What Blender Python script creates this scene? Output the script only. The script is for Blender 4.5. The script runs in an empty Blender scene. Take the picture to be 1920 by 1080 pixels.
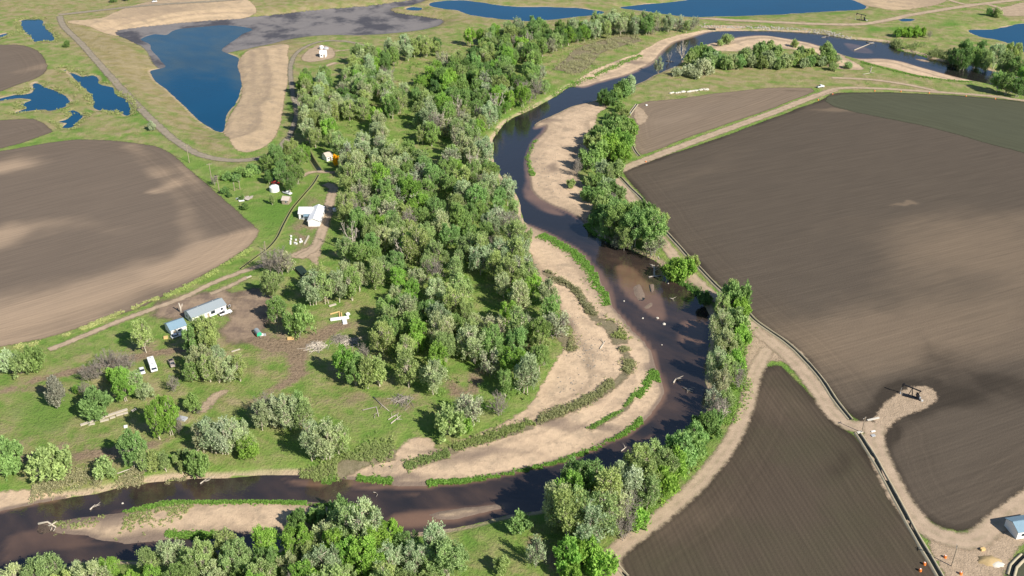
import bpy, math, random
import numpy as np
from mathutils import Vector

# ------------------------------------------------------------------ camera, sky, sun, exposure
SC = bpy.context.scene
COL = SC.collection
CAM_H, PITCH, FPX = 220.0, math.radians(30.0), 1866.7
cam_d = bpy.data.cameras.new('camera'); cam = bpy.data.objects.new('camera', cam_d); COL.objects.link(cam)
cam.location = (0, 0, CAM_H); cam.rotation_euler = (math.pi/2-PITCH, 0, 0)
cam_d.lens = 35.0; cam_d.sensor_width = 36.0; cam_d.clip_start = 1.0; cam_d.clip_end = 20000
SC.camera = cam
SUN_EL = math.radians(37); SUN_AZ = (0.73, -0.683)          # horizontal direction towards the sun
w = bpy.data.worlds.new('World'); SC.world = w; w.use_nodes = True
nt = w.node_tree
sky = nt.nodes.new('ShaderNodeTexSky'); sky.sky_type = 'NISHITA'; sky.sun_disc = False
sky.sun_elevation = SUN_EL; sky.sun_rotation = math.atan2(SUN_AZ[0], SUN_AZ[1]); sky.altitude = 1400
sky.air_density = 1.0; sky.dust_density = 0.6; sky.ozone_density = 1.5
bg = nt.nodes['Background']; bg.inputs['Strength'].default_value = 0.08
nt.links.new(sky.outputs[0], bg.inputs['Color'])
sun_d = bpy.data.lights.new('sun', 'SUN'); sun_d.energy = 5.0; sun_d.angle = math.radians(0.53); sun_d.color = (1.0, 0.94, 0.85)
sun = bpy.data.objects.new('sun', sun_d); COL.objects.link(sun)
sv = Vector((SUN_AZ[0]*math.cos(SUN_EL), SUN_AZ[1]*math.cos(SUN_EL), math.sin(SUN_EL)))
sun.rotation_euler = (-sv).to_track_quat('-Z', 'Y').to_euler(); sun.location = (0, 0, 400)
SC.view_settings.view_transform = 'Standard'; SC.view_settings.look = 'None'
SC.view_settings.gamma = 1.0; SC.view_settings.exposure = 0.6; SC.view_settings.use_curve_mapping = False

rng = np.random.default_rng(11)
RND = random.Random(5)

# ------------------------------------------------------------------ where a picture point lies on the ground
CP, SP = math.cos(PITCH), math.sin(PITCH)
def P(px, py, z=0.0):
    x = (px-960)/FPX; y = (540-py)/FPX
    d = (x, CP+y*SP, -SP+y*CP)
    t = (z-CAM_H)/d[2]
    return (d[0]*t, d[1]*t)
def PP(pts, z=0.0): return np.array([P(a, b, z) for a, b in pts])

# ------------------------------------------------------------------ noise / distance helpers
def _hash(ix, iy, seed):
    n = (ix.astype(np.int64)*374761393 + iy.astype(np.int64)*668265263 + seed*1442695041) & 0xffffffff
    n = ((n ^ (n >> 13))*1274126177) & 0xffffffff
    return ((n ^ (n >> 16)) & 0xffff)/65535.0
def vnoise(x, y, s, seed=0):
    x = x/s; y = y/s; ix = np.floor(x); iy = np.floor(y); fx = x-ix; fy = y-iy
    fx = fx*fx*(3-2*fx); fy = fy*fy*(3-2*fy)
    a = _hash(ix, iy, seed); b = _hash(ix+1, iy, seed); c = _hash(ix, iy+1, seed); d = _hash(ix+1, iy+1, seed)
    return (a+(b-a)*fx)*(1-fy)+(c+(d-c)*fx)*fy
def fbm(x, y, s, seed=0, o=4):
    t = 0; a = 0.5; n = 0
    for i in range(o): t = t+a*vnoise(x, y, s, seed+i*17); n += a; a *= .5; s *= .5
    return t/n*2-1
def sstep(a, b, x):
    t = np.clip((x-a)/(b-a), 0, 1); return t*t*(3-2*t)
def sdf(poly, X, Y, margin=40.0):
    """signed distance, positive inside; -margin beyond the margin"""
    out = np.full(X.shape, -margin)
    x0, y0 = poly.min(0)-margin; x1, y1 = poly.max(0)+margin
    m = (X > x0) & (X < x1) & (Y > y0) & (Y < y1)
    x = X[m]; y = Y[m]
    d2 = np.full(x.shape, 1e18); ins = np.zeros(x.shape, bool)
    n = len(poly)
    for i in range(n):
        ax, ay = poly[i]; bx, by = poly[(i+1) % n]
        ex, ey = bx-ax, by-ay; L = ex*ex+ey*ey+1e-12
        t = np.clip(((x-ax)*ex+(y-ay)*ey)/L, 0, 1)
        d2 = np.minimum(d2, (x-ax-t*ex)**2+(y-ay-t*ey)**2)
        c = (ay > y) != (by > y)
        ins ^= c & (x < (bx-ax)*(y-ay)/(by-ay+1e-12)+ax)
    d = np.sqrt(d2); d[~ins] *= -1
    out[m] = np.maximum(d, -margin)
    return out
def linedist(line, X, Y, margin=30.0):
    out = np.full(X.shape, margin)
    x0, y0 = line.min(0)-margin; x1, y1 = line.max(0)+margin
    m = (X > x0) & (X < x1) & (Y > y0) & (Y < y1)
    x = X[m]; y = Y[m]; d2 = np.full(x.shape, 1e18)
    for i in range(len(line)-1):
        ax, ay = line[i]; bx, by = line[i+1]; ex, ey = bx-ax, by-ay; L = ex*ex+ey*ey+1e-12
        t = np.clip(((x-ax)*ex+(y-ay)*ey)/L, 0, 1)
        d2 = np.minimum(d2, (x-ax-t*ex)**2+(y-ay-t*ey)**2)
    out[m] = np.minimum(np.sqrt(d2), margin)
    return out
def smooth_line(pts, step=2.0, closed=False):
    """Catmull-Rom through the points, resampled about every step metres"""
    p = np.asarray(pts, float); n = len(p); out = []
    rngi = range(n if closed else n-1)
    for i in rngi:
        if closed: a, b, c, d = p[(i-1) % n], p[i], p[(i+1) % n], p[(i+2) % n]
        else: a, b, c, d = p[max(i-1, 0)], p[i], p[i+1], p[min(i+2, n-1)]
        k = max(1, int(np.linalg.norm(c-b)/step))
        for j in range(k):
            t = j/k
            out.append(.5*((2*b)+(-a+c)*t+(2*a-5*b+4*c-d)*t*t+(-a+3*b-3*c+d)*t**3))
    if not closed: out.append(p[-1])
    return np.array(out)
def SPP(pts, z=0.0, step=5.0): return smooth_line(PP(pts, z), step, True)

# ------------------------------------------------------------------ outlines read off the photograph (picture points)
ZW = -1.3
RIVER = [(-200,1000),(-60,966),(0,958),(60,948),(130,932),(180,925),(250,911),(330,902),(400,897),(480,893),(530,891),(580,895),(615,904),(635,900),(670,901),(717,905),(750,912),(817,907),(880,900),(955,888),(1030,870),(1102,847),(1135,826),(1175,812),(1222,777),(1242,747),(1245,730),(1237,705),(1227,677),(1222,660),(1210,642),(1190,622),(1165,592),(1152,577),(1142,555),(1130,537),(1120,512),(1100,487),(1080,467),(1047,450),(1010,430),(985,416),(978,400),(972,372),(955,347),(942,332),(927,302),(925,275),(930,252),(955,225),(997,205),(1035,185),(1060,168),(1072,162),(1092,164),(1135,152),(1185,137),(1222,120),(1235,105),(1247,92),(1265,80),(1297,70),(1335,60),(1360,58),(1435,58),(1490,60),(1540,64),(1580,71),(1640,77),(1665,81),(1680,92),(1720,102),(1765,115),(1815,122),(1865,135),(1920,147),(2080,172),
 (2080,206),(1920,180),(1865,161),(1840,155),(1825,151),(1790,144),(1740,130),(1690,116),(1652,110),(1610,110),(1580,103),(1565,96),(1555,88),(1537,86),(1515,80),(1472,72),(1435,67),(1385,70),(1330,82),(1300,90),(1284,108),(1265,125),(1240,135),(1210,150),(1190,159),(1160,172),(1140,180),(1110,190),(1072,200),(1022,222),(1003,235),(1005,241),(1025,236),(1017,250),(1002,268),(992,285),(987,302),(990,332),(996,355),(1010,372),(1035,386),(1060,395),(1085,410),(1100,430),(1122,445),(1160,460),(1185,470),(1210,482),(1235,495),(1245,510),(1260,524),(1287,535),(1310,555),(1322,577),(1335,615),(1330,645),(1322,680),(1322,715),(1332,740),(1330,760),(1315,790),(1295,822),(1280,840),(1255,852),(1210,862),(1167,878),(1135,900),(1100,920),(1047,942),(1010,955),(955,963),(905,977),(842,989),(805,994),(740,999),(650,1012),(560,1024),(470,1034),(400,1042),(350,1046),(300,1051),(225,1049),(162,1052),(125,1061),(87,1074),(40,1078),(-60,1100),(-200,1130)]
ISLAND = [(72,982),(95,979),(132,972),(180,965),(220,960),(275,946),(312,939),(375,937),(437,936),(530,939),(605,942),(667,946),(700,952),(720,962),(680,978),(600,992),(500,1002),(425,1002),(405,1005),(362,1007),(325,1006),(275,1014),(232,1017),(180,1012),(165,1005),(135,1002),(107,997),(88,994)]
BARS = [[(1187,536),(1197,531),(1206,545),(1209,560),(1202,565),(1192,556)],
        [(800,967),(850,954),(900,948),(944,944),(948,950),(900,961),(845,974),(815,973)],
        [(1217,533),(1224,531),(1226,544),(1219,547)],
        [(63,995),(75,991),(88,1000),(82,1004)],
        [(1715,110),(1735,112),(1742,116),(1725,114)],
        [(1206,575),(1222,565),(1224,570),(1210,580)]]
SAND_BEND = [(972,420),(984,448),(1000,488),(1018,535),(1042,560),(1057,590),(1062,608),(1073,622),(1060,652),(1042,680),(1030,702),(1017,730),(997,760),(972,782),(930,804),(880,822),(856,830),(838,850),(815,842),(806,824),(770,824),(740,850),(690,872),(650,890),(636,899),(670,918),(750,925),(880,915),(960,902),(1040,887),(1110,865),(1180,832),(1240,790),(1266,740),(1250,690),(1230,642),(1180,585),(1155,530),(1115,480),(1045,437),(1000,417)]
SANDS = [
 ('bend', SAND_BEND),
 ('east', [(1003,236),(1030,220),(1075,200),(1110,190),(1138,202),(1120,215),(1118,235),(1105,260),(1100,290),(1080,310),(1090,345),(1112,362),(1115,385),(1104,405),(1092,420),(1060,412),(1010,388),(975,350),(974,300),(985,270),(998,250),(988,240)]),
 ('north', [(1074,163),(1090,148),(1120,130),(1170,110),(1200,100),(1232,80),(1260,70),(1295,62),(1335,57),(1330,68),(1300,78),(1255,98),(1240,118),(1190,146),(1130,162),(1090,170)]),
 ('wooded', [(1310,92),(1340,80),(1400,64),(1470,69),(1540,83),(1560,96),(1580,105),(1618,131),(1570,130),(1545,122),(1530,100),(1480,94),(1440,92),(1400,97),(1350,97)]),
 ('northeast', [(1600,107),(1652,107),(1690,113),(1740,127),(1790,141),(1828,151),(1790,153),(1720,142),(1680,132),(1640,122)]),
 ('shore', [(-200,950),(-60,930),(0,924),(40,921),(90,925),(128,931),(100,944),(0,966),(-200,1010)]),
]
BIG_POND = [(263,74),(290,64),(310,66),(330,55),(380,50),(420,47),(460,51),(475,56),(455,64),(440,75),(425,86),(416,94),(432,102),(447,110),(447,130),(453,146),(450,170),(440,195),(425,215),(418,249),(405,246),(370,222),(320,175),(290,150),(282,132),(308,127),(298,112),(284,95),(281,83)]
PONDS = [
 (-1.0,'narrow blue pond beside the bare field corner', [(37,39),(60,37),(80,38),(85,52),(100,66),(101,78),(85,76),(70,79),(55,65),(45,55)]),
 (-1.0,'sliver of blue pond cut by the field', [(-30,66),(0,66),(12,62),(15,66),(0,73),(-30,78)]),
 (-1.0,'long ragged blue pond along the grey track', [(118,130),(126,131),(121,136),(130,137),(150,144),(170,142),(183,148),(186,158),(210,165),(220,180),(233,188),(245,205),(247,211),(237,217),(218,207),(208,211),(198,206),(185,207),(165,175),(145,155),(133,142)]),
 (-1.0,'fan shaped blue pond with finger inlets', [(-20,188),(0,184),(30,178),(56,176),(62,160),(70,155),(80,163),(105,172),(122,183),(132,192),(120,200),(92,208),(86,205),(60,206),(25,212),(52,201),(38,196),(62,188),(38,184),(0,188)]),
 (-1.0,'hook shaped little blue pond', [(127,212),(138,206),(152,214),(153,221),(142,230),(132,241),(118,240),(127,230),(110,228),(126,224),(137,214)]),
 (-1.5,'long blue lake curving behind the wooded bend', [(805,8),(830,2),(880,2),(960,12),(1060,14),(1110,19),(1132,25),(1070,33),(990,39),(900,31),(860,20),(825,15)]),
 (-1.5,'tiny blue pool at the reed flat', [(758,16),(772,13),(790,15),(785,19),(768,19)]),
 (-1.5,'broad deep blue lake below the tan slope', [(1165,14),(1250,5),(1310,-4),(1400,-12),(1560,-8),(1625,15),(1540,22),(1440,28),(1350,31),(1290,32),(1220,22)]),
 (-1.5,'blue gravel pond behind the leafy grove', [(1818,57),(1860,55),(1905,46),(1935,44),(2000,44),(2000,110),(1930,100),(1880,78),(1835,68)]),
 (-0.3,'small puddle beside the sandy road', [(1686,36),(1700,34.5),(1716,36),(1708,39),(1692,39)]),
]
MUD = [(215,62),(255,52),(320,45),(400,38),(480,33),(600,20),(700,12),(760,3),(800,0),(770,12),(735,17),(745,26),(830,40),(800,56),(700,67),(600,68),(520,80),(470,90),(425,100),(400,110),(300,128),(270,90)]
PIT = [(150,35),(240,5),(420,-12),(480,8),(480,25),(560,85),(560,140),(545,230),(520,275),(460,297),(400,292),(330,250),(260,175),(190,100)]
PIT_SAND = [(428,262),(419,240),(428,213),(443,190),(452,165),(450,135),(445,108),(480,86),(535,84),(541,105),(541,140),(536,180),(525,232),(505,272),(465,290),(440,282)]
TOP_SAND = [(128,42),(190,36),(215,25),(280,5),(400,-6),(460,0),(480,18),(470,27),(400,36),(300,52),(215,62),(170,52)]

# ------------------------------------------------------------------ lattice and heights
def axis(a, b, s, far):
    c = list(np.arange(a, b+1e-6, s)); st = s; lo = []; x = a
    while x > -far: st *= 1.35; x -= st; lo.append(x)
    st = s; hi = []; x = c[-1]
    while x < far: st *= 1.35; x += st; hi.append(x)
    return np.array(lo[::-1]+c+hi)
STEP = 1.6
AX = axis(-500, 500, STEP, 7000); AY = axis(165, 985, STEP, 7000)
GX, GY = np.meshgrid(AX, AY)
WARPX = fbm(GX, GY, 14, 3)*2.2; WARPY = fbm(GX, GY, 14, 9)*2.2
WX, WY = GX+WARPX*.5, GY+WARPY*.5
base = 0.5*fbm(GX, GY, 90, 21)+0.18*fbm(GX, GY, 18, 31)
far = sstep(0, 60, np.maximum(np.abs(GX)-480, np.maximum(165-GY, GY-960)))
sd_river = sdf(SPP(RIVER, ZW, 4), WX, WY)
isl = [SPP(ISLAND, ZW+.3, 4)]+[SPP(b, ZW+.1, 2) for b in BARS]
isl_sd = [sdf(p, WX, WY) for p in isl]
sd_water = sd_river.copy()
for s in isl_sd: sd_water = np.minimum(sd_water, -s)
sand_polys = {k: SPP(p, -0.8, 4) for k, p in SANDS}
sand_sd = {k: sdf(p, WX, WY) for k, p in sand_polys.items()}
sand_any = np.maximum.reduce(list(sand_sd.values())+isl_sd)
dl = np.maximum(-sd_water, 0)
hb = ZW+(base-ZW)*sstep(0, 4.0, dl)
dwarp = dl+fbm(GX, GY, 40, 222)*5+fbm(GX, GY, 9, 223)*1.3
BAND = .6*vnoise(dwarp, GX*0+GY*.01+GX*.012, 5.0, 90)+.4*vnoise(dwarp, GX*.03-GY*.02, 2.4, 91)      # flood ridges that run along the shore
hs = ZW+0.08+np.minimum(dl*0.05, 0.85)+(0.08*fbm(GX, GY, 9, 40)+.55*(BAND-.5))*sstep(0, 6, dl)
ss = sstep(-3, 3, sand_any)
H = hb*(1-ss)+hs*ss
inside = sd_water > 0
H = np.where(inside, ZW-0.02-np.minimum(sd_water*0.3, 1.4), H)
# gravel pit with its lake, then the small ponds
ZPIT = -4.0
pit = sdf(SPP(PIT, -1), GX, GY); sd_big = sdf(SPP(BIG_POND, ZPIT, 4), WX, WY); sd_mud = sdf(SPP(MUD, ZPIT+.4, 5), WX, WY)
wet = np.maximum(sd_big, sd_mud)
hp = np.where(wet < 0, np.minimum(ZPIT+.4-wet*0.16, base), ZPIT+.35)
hp = np.where(sd_mud > 0, ZPIT+.15+.25*fbm(GX, GY, 20, 50)*sstep(0, 8, sd_mud), hp)
hp = np.where(sd_big > -2.5, ZPIT+.02-np.clip(sd_big, -2.5, 4)*0.12, hp)
pm = sstep(-12, 14, np.maximum(pit, sd_mud+6))
H = H*(1-pm)+np.minimum(hp, H+10)*pm
H = np.where(sd_big > 0, ZPIT-.03-np.minimum(sd_big*.15, .8), H)
pond_data = []
for z, lab, pts in PONDS:
    s = sdf(SPP(pts, z, 3), WX+WARPX*.5, WY+WARPY*.5)
    hh = np.where(s > 0, z-.03-np.minimum(s*.2, .8), z+np.minimum(-s, 25)*0.15+.01)
    H = np.where(s > 0, hh, np.where(s > -20, np.minimum(H, np.maximum(hh, z)), H))
    pond_data.append((z, lab, s))
H = H*(1-far)
def hz(x, y):
    """ground height under a point (bilinear on the lattice)"""
    x = np.asarray(x, float); y = np.asarray(y, float)
    i = np.clip(np.searchsorted(AX, x)-1, 0, len(AX)-2); j = np.clip(np.searchsorted(AY, y)-1, 0, len(AY)-2)
    fx = (x-AX[i])/(AX[i+1]-AX[i]); fy = (y-AY[j])/(AY[j+1]-AY[j])
    return (H[j, i]*(1-fx)+H[j, i+1]*fx)*(1-fy)+(H[j+1, i]*(1-fx)+H[j+1, i+1]*fx)*fy
def G(px, py):
    """point on the ground seen at a picture point"""
    z = 0.0
    for _ in range(3): x, y = P(px, py, z); z = float(hz(x, y))
    return (x, y, z)

# ------------------------------------------------------------------ materials
def new_mat(name):
    m = bpy.data.materials.new(name); m.use_nodes = True
    return m, m.node_tree.nodes, m.node_tree.links
class N:
    """small node-graph helper"""
    def __init__(s, name, rough=.95, spec=.15):
        s.m, s.n, s.l = new_mat(name)
        s.b = s.n['Principled BSDF']; s.out = s.n['Material Output']
        s.b.inputs['Roughness'].default_value = rough; s.b.inputs['Specular IOR Level'].default_value = spec
        s.geo = s.n.new('ShaderNodeNewGeometry')
    def set(s, sock, v):
        if isinstance(v, (int, float)): sock.default_value = v
        elif isinstance(v, tuple): sock.default_value = v if len(v) == 4 or sock.type == 'VECTOR' else (*v, 1)
        else: s.l.new(v, sock)
    def noise(s, scale, detail=4, rough=.55, stretch=None, rot=0.0, vec=None, dist=0.0):
        v = vec or s.geo.outputs['Position']
        if stretch or rot:
            mr = s.n.new('ShaderNodeMapping'); mr.inputs['Rotation'].default_value = (0, 0, rot); s.l.new(v, mr.inputs['Vector'])
            mp = s.n.new('ShaderNodeMapping'); mp.inputs['Scale'].default_value = (*(stretch or (1, 1)), 1)
            s.l.new(mr.outputs[0], mp.inputs['Vector']); v = mp.outputs[0]
        t = s.n.new('ShaderNodeTexNoise'); t.inputs['Scale'].default_value = scale; t.inputs['Detail'].default_value = detail
        t.inputs['Roughness'].default_value = rough; t.inputs['Distortion'].default_value = dist; s.l.new(v, t.inputs['Vector'])
        return t.outputs['Fac']
    def math(s, op, a, b=0.0, c=None, clamp=False):
        t = s.n.new('ShaderNodeMath'); t.operation = op; t.use_clamp = clamp
        s.set(t.inputs[0], a); s.set(t.inputs[1], b)
        if c is not None: s.set(t.inputs[2], c)
        return t.outputs[0]
    def ramp(s, v, a, b, lo=0.0, hi=1.0):
        t = s.n.new('ShaderNodeMapRange'); t.interpolation_type = 'SMOOTHSTEP'
        s.set(t.inputs[0], v); t.inputs[1].default_value = a; t.inputs[2].default_value = b
        t.inputs[3].default_value = lo; t.inputs[4].default_value = hi
        return t.outputs[0]
    def mix(s, f, a, b, mode='MIX'):
        t = s.n.new('ShaderNodeMix'); t.data_type = 'RGBA'; t.blend_type = mode
        s.set(t.inputs[0], f); s.set(t.inputs[6], a); s.set(t.inputs[7], b)
        return t.outputs[2]
    def attr(s, name):
        t = s.n.new('ShaderNodeAttribute'); t.attribute_name = name
        return t.outputs['Fac']
    def attrc(s, name):
        t = s.n.new('ShaderNodeAttribute'); t.attribute_name = name
        return t.outputs['Color']
    def bump(s, h, strength=.4, dist=.3):
        t = s.n.new('ShaderNodeBump'); t.inputs['Strength'].default_value = strength; t.inputs['Distance'].default_value = dist
        s.l.new(h, t.inputs['Height']); s.l.new(t.outputs[0], s.b.inputs['Normal'])
    def color(s, c): s.set(s.b.inputs['Base Color'], c)
    def edge_alpha(s, amp=2.0, soft=0.8, scale=.5, bias=0.0):
        """ragged, thinning edge: the sheet ends where its border distance meets the noise"""
        e = s.attr('edge')
        n1 = s.noise(scale, 5, .65)
        v = s.math('ADD', e, s.math('MULTIPLY', s.math('SUBTRACT', n1, .5), amp*2))
        a = s.ramp(v, -soft+bias, soft+bias)
        tr = s.n.new('ShaderNodeBsdfTransparent'); mx = s.n.new('ShaderNodeMixShader')
        s.l.new(a, mx.inputs[0]); s.l.new(tr.outputs[0], mx.inputs[1]); s.l.new(s.b.outputs[0], mx.inputs[2])
        s.l.new(mx.outputs[0], s.out.inputs['Surface'])

def mat_ground():
    g = N('meadow')
    n1 = g.noise(.022, 5); n2 = g.noise(.13, 5, .6); n3 = g.noise(.9, 5, .7); n4 = g.noise(.05, 4, .6, (1, 2.4), .5)
    green = g.mix(g.ramp(n2, .3, .7), (.130, .230, .040), (.22, .285, .070))
    dry = g.mix(g.ramp(n2, .35, .68), (.275, .225, .10), (.34, .275, .155))
    f = g.math('ADD', g.attr('dry'), g.math('MULTIPLY', g.math('SUBTRACT', n4, .5), 1.1))
    f = g.math('ADD', f, g.math('MULTIPLY', g.math('SUBTRACT', n2, .5), .9))
    f = g.math('ADD', f, g.math('MULTIPLY', g.math('SUBTRACT', n3, .5), .45))
    c = g.mix(g.ramp(f, .2, .85), green, dry)
    soil = g.mix(g.ramp(n3, .3, .7), (.16, .115, .075), (.34, .25, .165))
    d = g.math('ADD', g.attr('dirt'), g.math('MULTIPLY', g.math('SUBTRACT', n2, .5), 1.2))
    d = g.math('ADD', d, g.math('MULTIPLY', g.math('SUBTRACT', n3, .5), .5))
    c = g.mix(g.ramp(d, .38, .85), c, soil)
    c = g.mix(g.ramp(g.attr('bank'), .18, .7), c, (.46, .35, .235))
    lush = g.math('ADD', g.attr('lush'), g.math('MULTIPLY', g.math('SUBTRACT', n2, .5), .8))
    c = g.mix(g.ramp(lush, .35, .9), c, g.mix(n3, (.095, .20, .028), (.145, .25, .045)))
    c = g.mix(g.math('MULTIPLY', g.ramp(n3, .52, .74), .5), c, (.035, .05, .016))
    c = g.mix(.3, c, g.mix(n3, (.5, .5, .5), (1.25, 1.25, 1.25)), 'MULTIPLY')
    g.color(c); g.bump(g.math('ADD', n3, g.math('MULTIPLY', n2, 1.5)), .9, .8)
    return g.m
def mat_sand(name, a=(.57, .425, .285), b=(.46, .34, .23), wetc=(.20, .15, .115)):
    g = N(name)
    n1 = g.noise(.06, 4, .6, (1, 2.6), .6); n2 = g.noise(.4, 5, .6); n3 = g.noise(2.2, 4, .7)
    c = g.mix(g.ramp(n1, .35, .7), a, b)
    c = g.mix(g.math('MULTIPLY', g.ramp(g.noise(.11, 5, .6), .52, .68), .55), c, (.27, .215, .155))
    bd = g.math('ADD', g.attr('band'), g.math('MULTIPLY', g.math('SUBTRACT', n2, .5), .35))
    c = g.mix(g.math('MULTIPLY', g.ramp(bd, .50, .78), .75), c, (.30, .225, .155))
    c = g.mix(g.math('MULTIPLY', g.ramp(bd, .42, .15), .5), c, tuple(v*1.12 for v in a))
    c = g.mix(g.math('MULTIPLY', g.ramp(n2, .5, .75), .4), c, (.33, .25, .18))
    c = g.mix(g.math('MULTIPLY', g.ramp(g.noise(.8, 6, .75), .60, .72), .75), c, (.17, .15, .085))
    c = g.mix(g.ramp(g.attr('wet'), .2, .9), c, wetc)
    c = g.mix(.2, c, g.mix(n3, (.5, .5, .5), (1.3, 1.3, 1.3)), 'MULTIPLY')
    g.color(c); g.bump(g.math('ADD', g.math('MULTIPLY', n3, .5), n2), .7, .5)
    g.edge_alpha(2.2, .7, .35)
    return g.m
def mat_field(name, dark, light, olive=None, rowdir=0.0, rows=1.2, rowamp=.25, grain=.5):
    g = N(name)
    n1 = g.noise(.012, 3, .5, (1, 2.6), rowdir); n2 = g.noise(.09, 5, .6, (.35, 1.6), rowdir); n3 = g.noise(1.4, 4, .7)
    n5 = g.noise(.28, 5, .6, (.12, 1.5), rowdir)
    f = g.math('ADD', g.attr('pale'), g.math('MULTIPLY', g.math('SUBTRACT', n1, .5), .9))
    f = g.math('ADD', f, g.math('MULTIPLY', g.math('SUBTRACT', n2, .5), .35))
    c = g.mix(g.ramp(f, .12, .9), dark, light)
    if olive: c = g.mix(g.ramp(g.noise(.02, 4, .55), .42, .66), c, olive)
    c = g.mix(g.ramp(g.attr('damp'), .1, .9), c, tuple(v*.5 for v in dark))
    e = g.attr('edge'); cx = g.n.new('ShaderNodeCombineXYZ'); g.l.new(e, cx.inputs[0])
    hl = g.noise(.45, 3, .6, vec=cx.outputs[0])                       # headland passes that follow the border
    c = g.mix(g.math('MULTIPLY', g.ramp(e, 26, 8), .8), c, g.mix(hl, (.55, .55, .55), (1.4, 1.38, 1.35)), 'MULTIPLY')
    n6 = g.noise(.9, 4, .6, (.035, 1.0), rowdir)                      # long tractor passes
    c = g.mix(.6, c, g.mix(n6, (.6, .6, .6), (1.38, 1.36, 1.33)), 'MULTIPLY')
    mp = g.n.new('ShaderNodeMapping'); mp.inputs['Rotation'].default_value = (0, 0, rowdir); g.l.new(g.geo.outputs['Position'], mp.inputs['Vector'])
    wv = g.n.new('ShaderNodeTexWave'); wv.bands_direction = 'Y'; wv.inputs['Scale'].default_value = .314/rows
    wv.inputs['Distortion'].default_value = .35; wv.inputs['Detail'].default_value = 2; wv.inputs['Detail Scale'].default_value = .4
    g.l.new(mp.outputs[0], wv.inputs['Vector'])
    c = g.mix(rowamp, c, g.mix(wv.outputs['Fac'], (.55, .55, .55), (1.3, 1.28, 1.25)), 'MULTIPLY')
    c = g.mix(grain, c, g.mix(n5, (.62, .62, .63), (1.32, 1.31, 1.29)), 'MULTIPLY')
    c = g.mix(.25, c, g.mix(n3, (.5, .5, .5), (1.4, 1.4, 1.4)), 'MULTIPLY')
    g.color(c); g.bump(n3, .45, .25)
    g.edge_alpha(1.2, .9, .5)
    return g.m
def mat_road(name, a, b, mid):
    g = N(name)
    n2 = g.noise(.25, 5, .6); n3 = g.noise(1.6, 4, .7)
    c = g.mix(g.ramp(n2, .3, .7), a, b)
    ac = g.attr('across')                                   # -1 .. 1 over the width
    rut = g.ramp(g.math('ABSOLUTE', g.math('SUBTRACT', g.math('ABSOLUTE', g.math('ADD', ac, g.math('MULTIPLY', g.math('SUBTRACT', g.noise(.12, 2), .5), .5))), .42)), .05, .40)
    c = g.mix(g.math('MULTIPLY', rut, g.ramp(n2, .35, .7, .05, .5)), c, mid)
    c = g.mix(.25, c, g.mix(n3, (.5, .5, .5), (1.35, 1.35, 1.35)), 'MULTIPLY')
    g.color(c); g.bump(n3, .5, .2); g.edge_alpha(1.7, .9, .4)
    return g.m
def mat_patch(name, a, b, scale=.4, amp=1.6, soft=.8, lo=.3, hi=.7):
    g = N(name)
    n2 = g.noise(scale, 5, .65); n3 = g.noise(scale*5, 4, .7)
    c = g.mix(g.ramp(n2, lo, hi), a, b)
    c = g.mix(.3, c, g.mix(n3, (.45, .45, .45), (1.4, 1.4, 1.4)), 'MULTIPLY')
    g.color(c); g.bump(g.math('ADD', n2, n3), .7, .5); g.edge_alpha(amp, soft, .5 if soft < 2 else .16)
    return g.m
def mat_water(name, deep, shoal_tint, rough=.06, bump=.08, scale=.35, spec=.5):
    g = N(name, rough, spec)
    n = g.noise(.05, 4, .5, (1, 2), .7)
    s = g.math('ADD', g.attr('shoal_tint'), g.math('MULTIPLY', g.math('SUBTRACT', n, .5), .5))
    c = g.mix(g.ramp(s, .2, .95), deep, shoal_tint)
    c = g.mix(.5, c, g.mix(g.noise(.02, 4), (.6, .6, .6), (1.4, 1.4, 1.4)), 'MULTIPLY')
    g.color(c); g.b.inputs['IOR'].default_value = 1.5 if spec > .9 else 1.33
    g.bump(g.noise(scale, 3, .6, (1, 1.8), .4), bump, .5)
    return g.m
def mat_plain(name, c, rough=.7, var=.25, scale=1.5, metallic=0.0, spec=.3):
    g = N(name, rough, spec)
    n = g.noise(scale, 4, .65)
    g.color(g.mix(var, c, g.mix(n, (.35, .34, .32), (1.3, 1.3, 1.3)), 'MULTIPLY')); g.b.inputs['Metallic'].default_value = metallic
    return g.m
def mat_leaf(name, trans=.42):
    """leaf colour comes from each plant's own colour; every plant and every clump differs a little"""
    g = N(name, .7, .2)
    oi = g.n.new('ShaderNodeObjectInfo')
    n = g.noise(.55, 3, .6)
    c = g.mix(.55, oi.outputs['Color'], g.mix(n, (.55, .6, .5), (1.5, 1.42, 1.3)), 'MULTIPLY')
    t = g.attr('tone')
    c = g.mix(.6, c, g.mix(t, (.55, .6, .55), (1.45, 1.4, 1.4)), 'MULTIPLY')
    tr = g.n.new('ShaderNodeBsdfTranslucent'); mx = g.n.new('ShaderNodeMixShader')
    g.color(c); g.l.new(c, tr.inputs['Color']); mx.inputs[0].default_value = trans
    g.l.new(g.b.outputs[0], mx.inputs[1]); g.l.new(tr.outputs[0], mx.inputs[2]); g.l.new(mx.outputs[0], g.out.inputs['Surface'])
    return g.m
M = {}
_a, _b = P(1330, 930), P(1388, 1040)
ROWDIR = -math.atan2(_b[1]-_a[1], _b[0]-_a[0])
def rowdir(p, q): a, b = P(*p), P(*q); return -math.atan2(b[1]-a[1], b[0]-a[0])
M['ground'] = mat_ground()
M['sand'] = mat_sand('river_sand')
M['pit_sand'] = mat_sand('pit_sand', (.50, .37, .235), (.40, .30, .19), (.2, .16, .12))
M['mud'] = mat_patch('lake_mud', (.068, .067, .078), (.19, .175, .17), .03, 3.0, .8, .38, .56)
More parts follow.
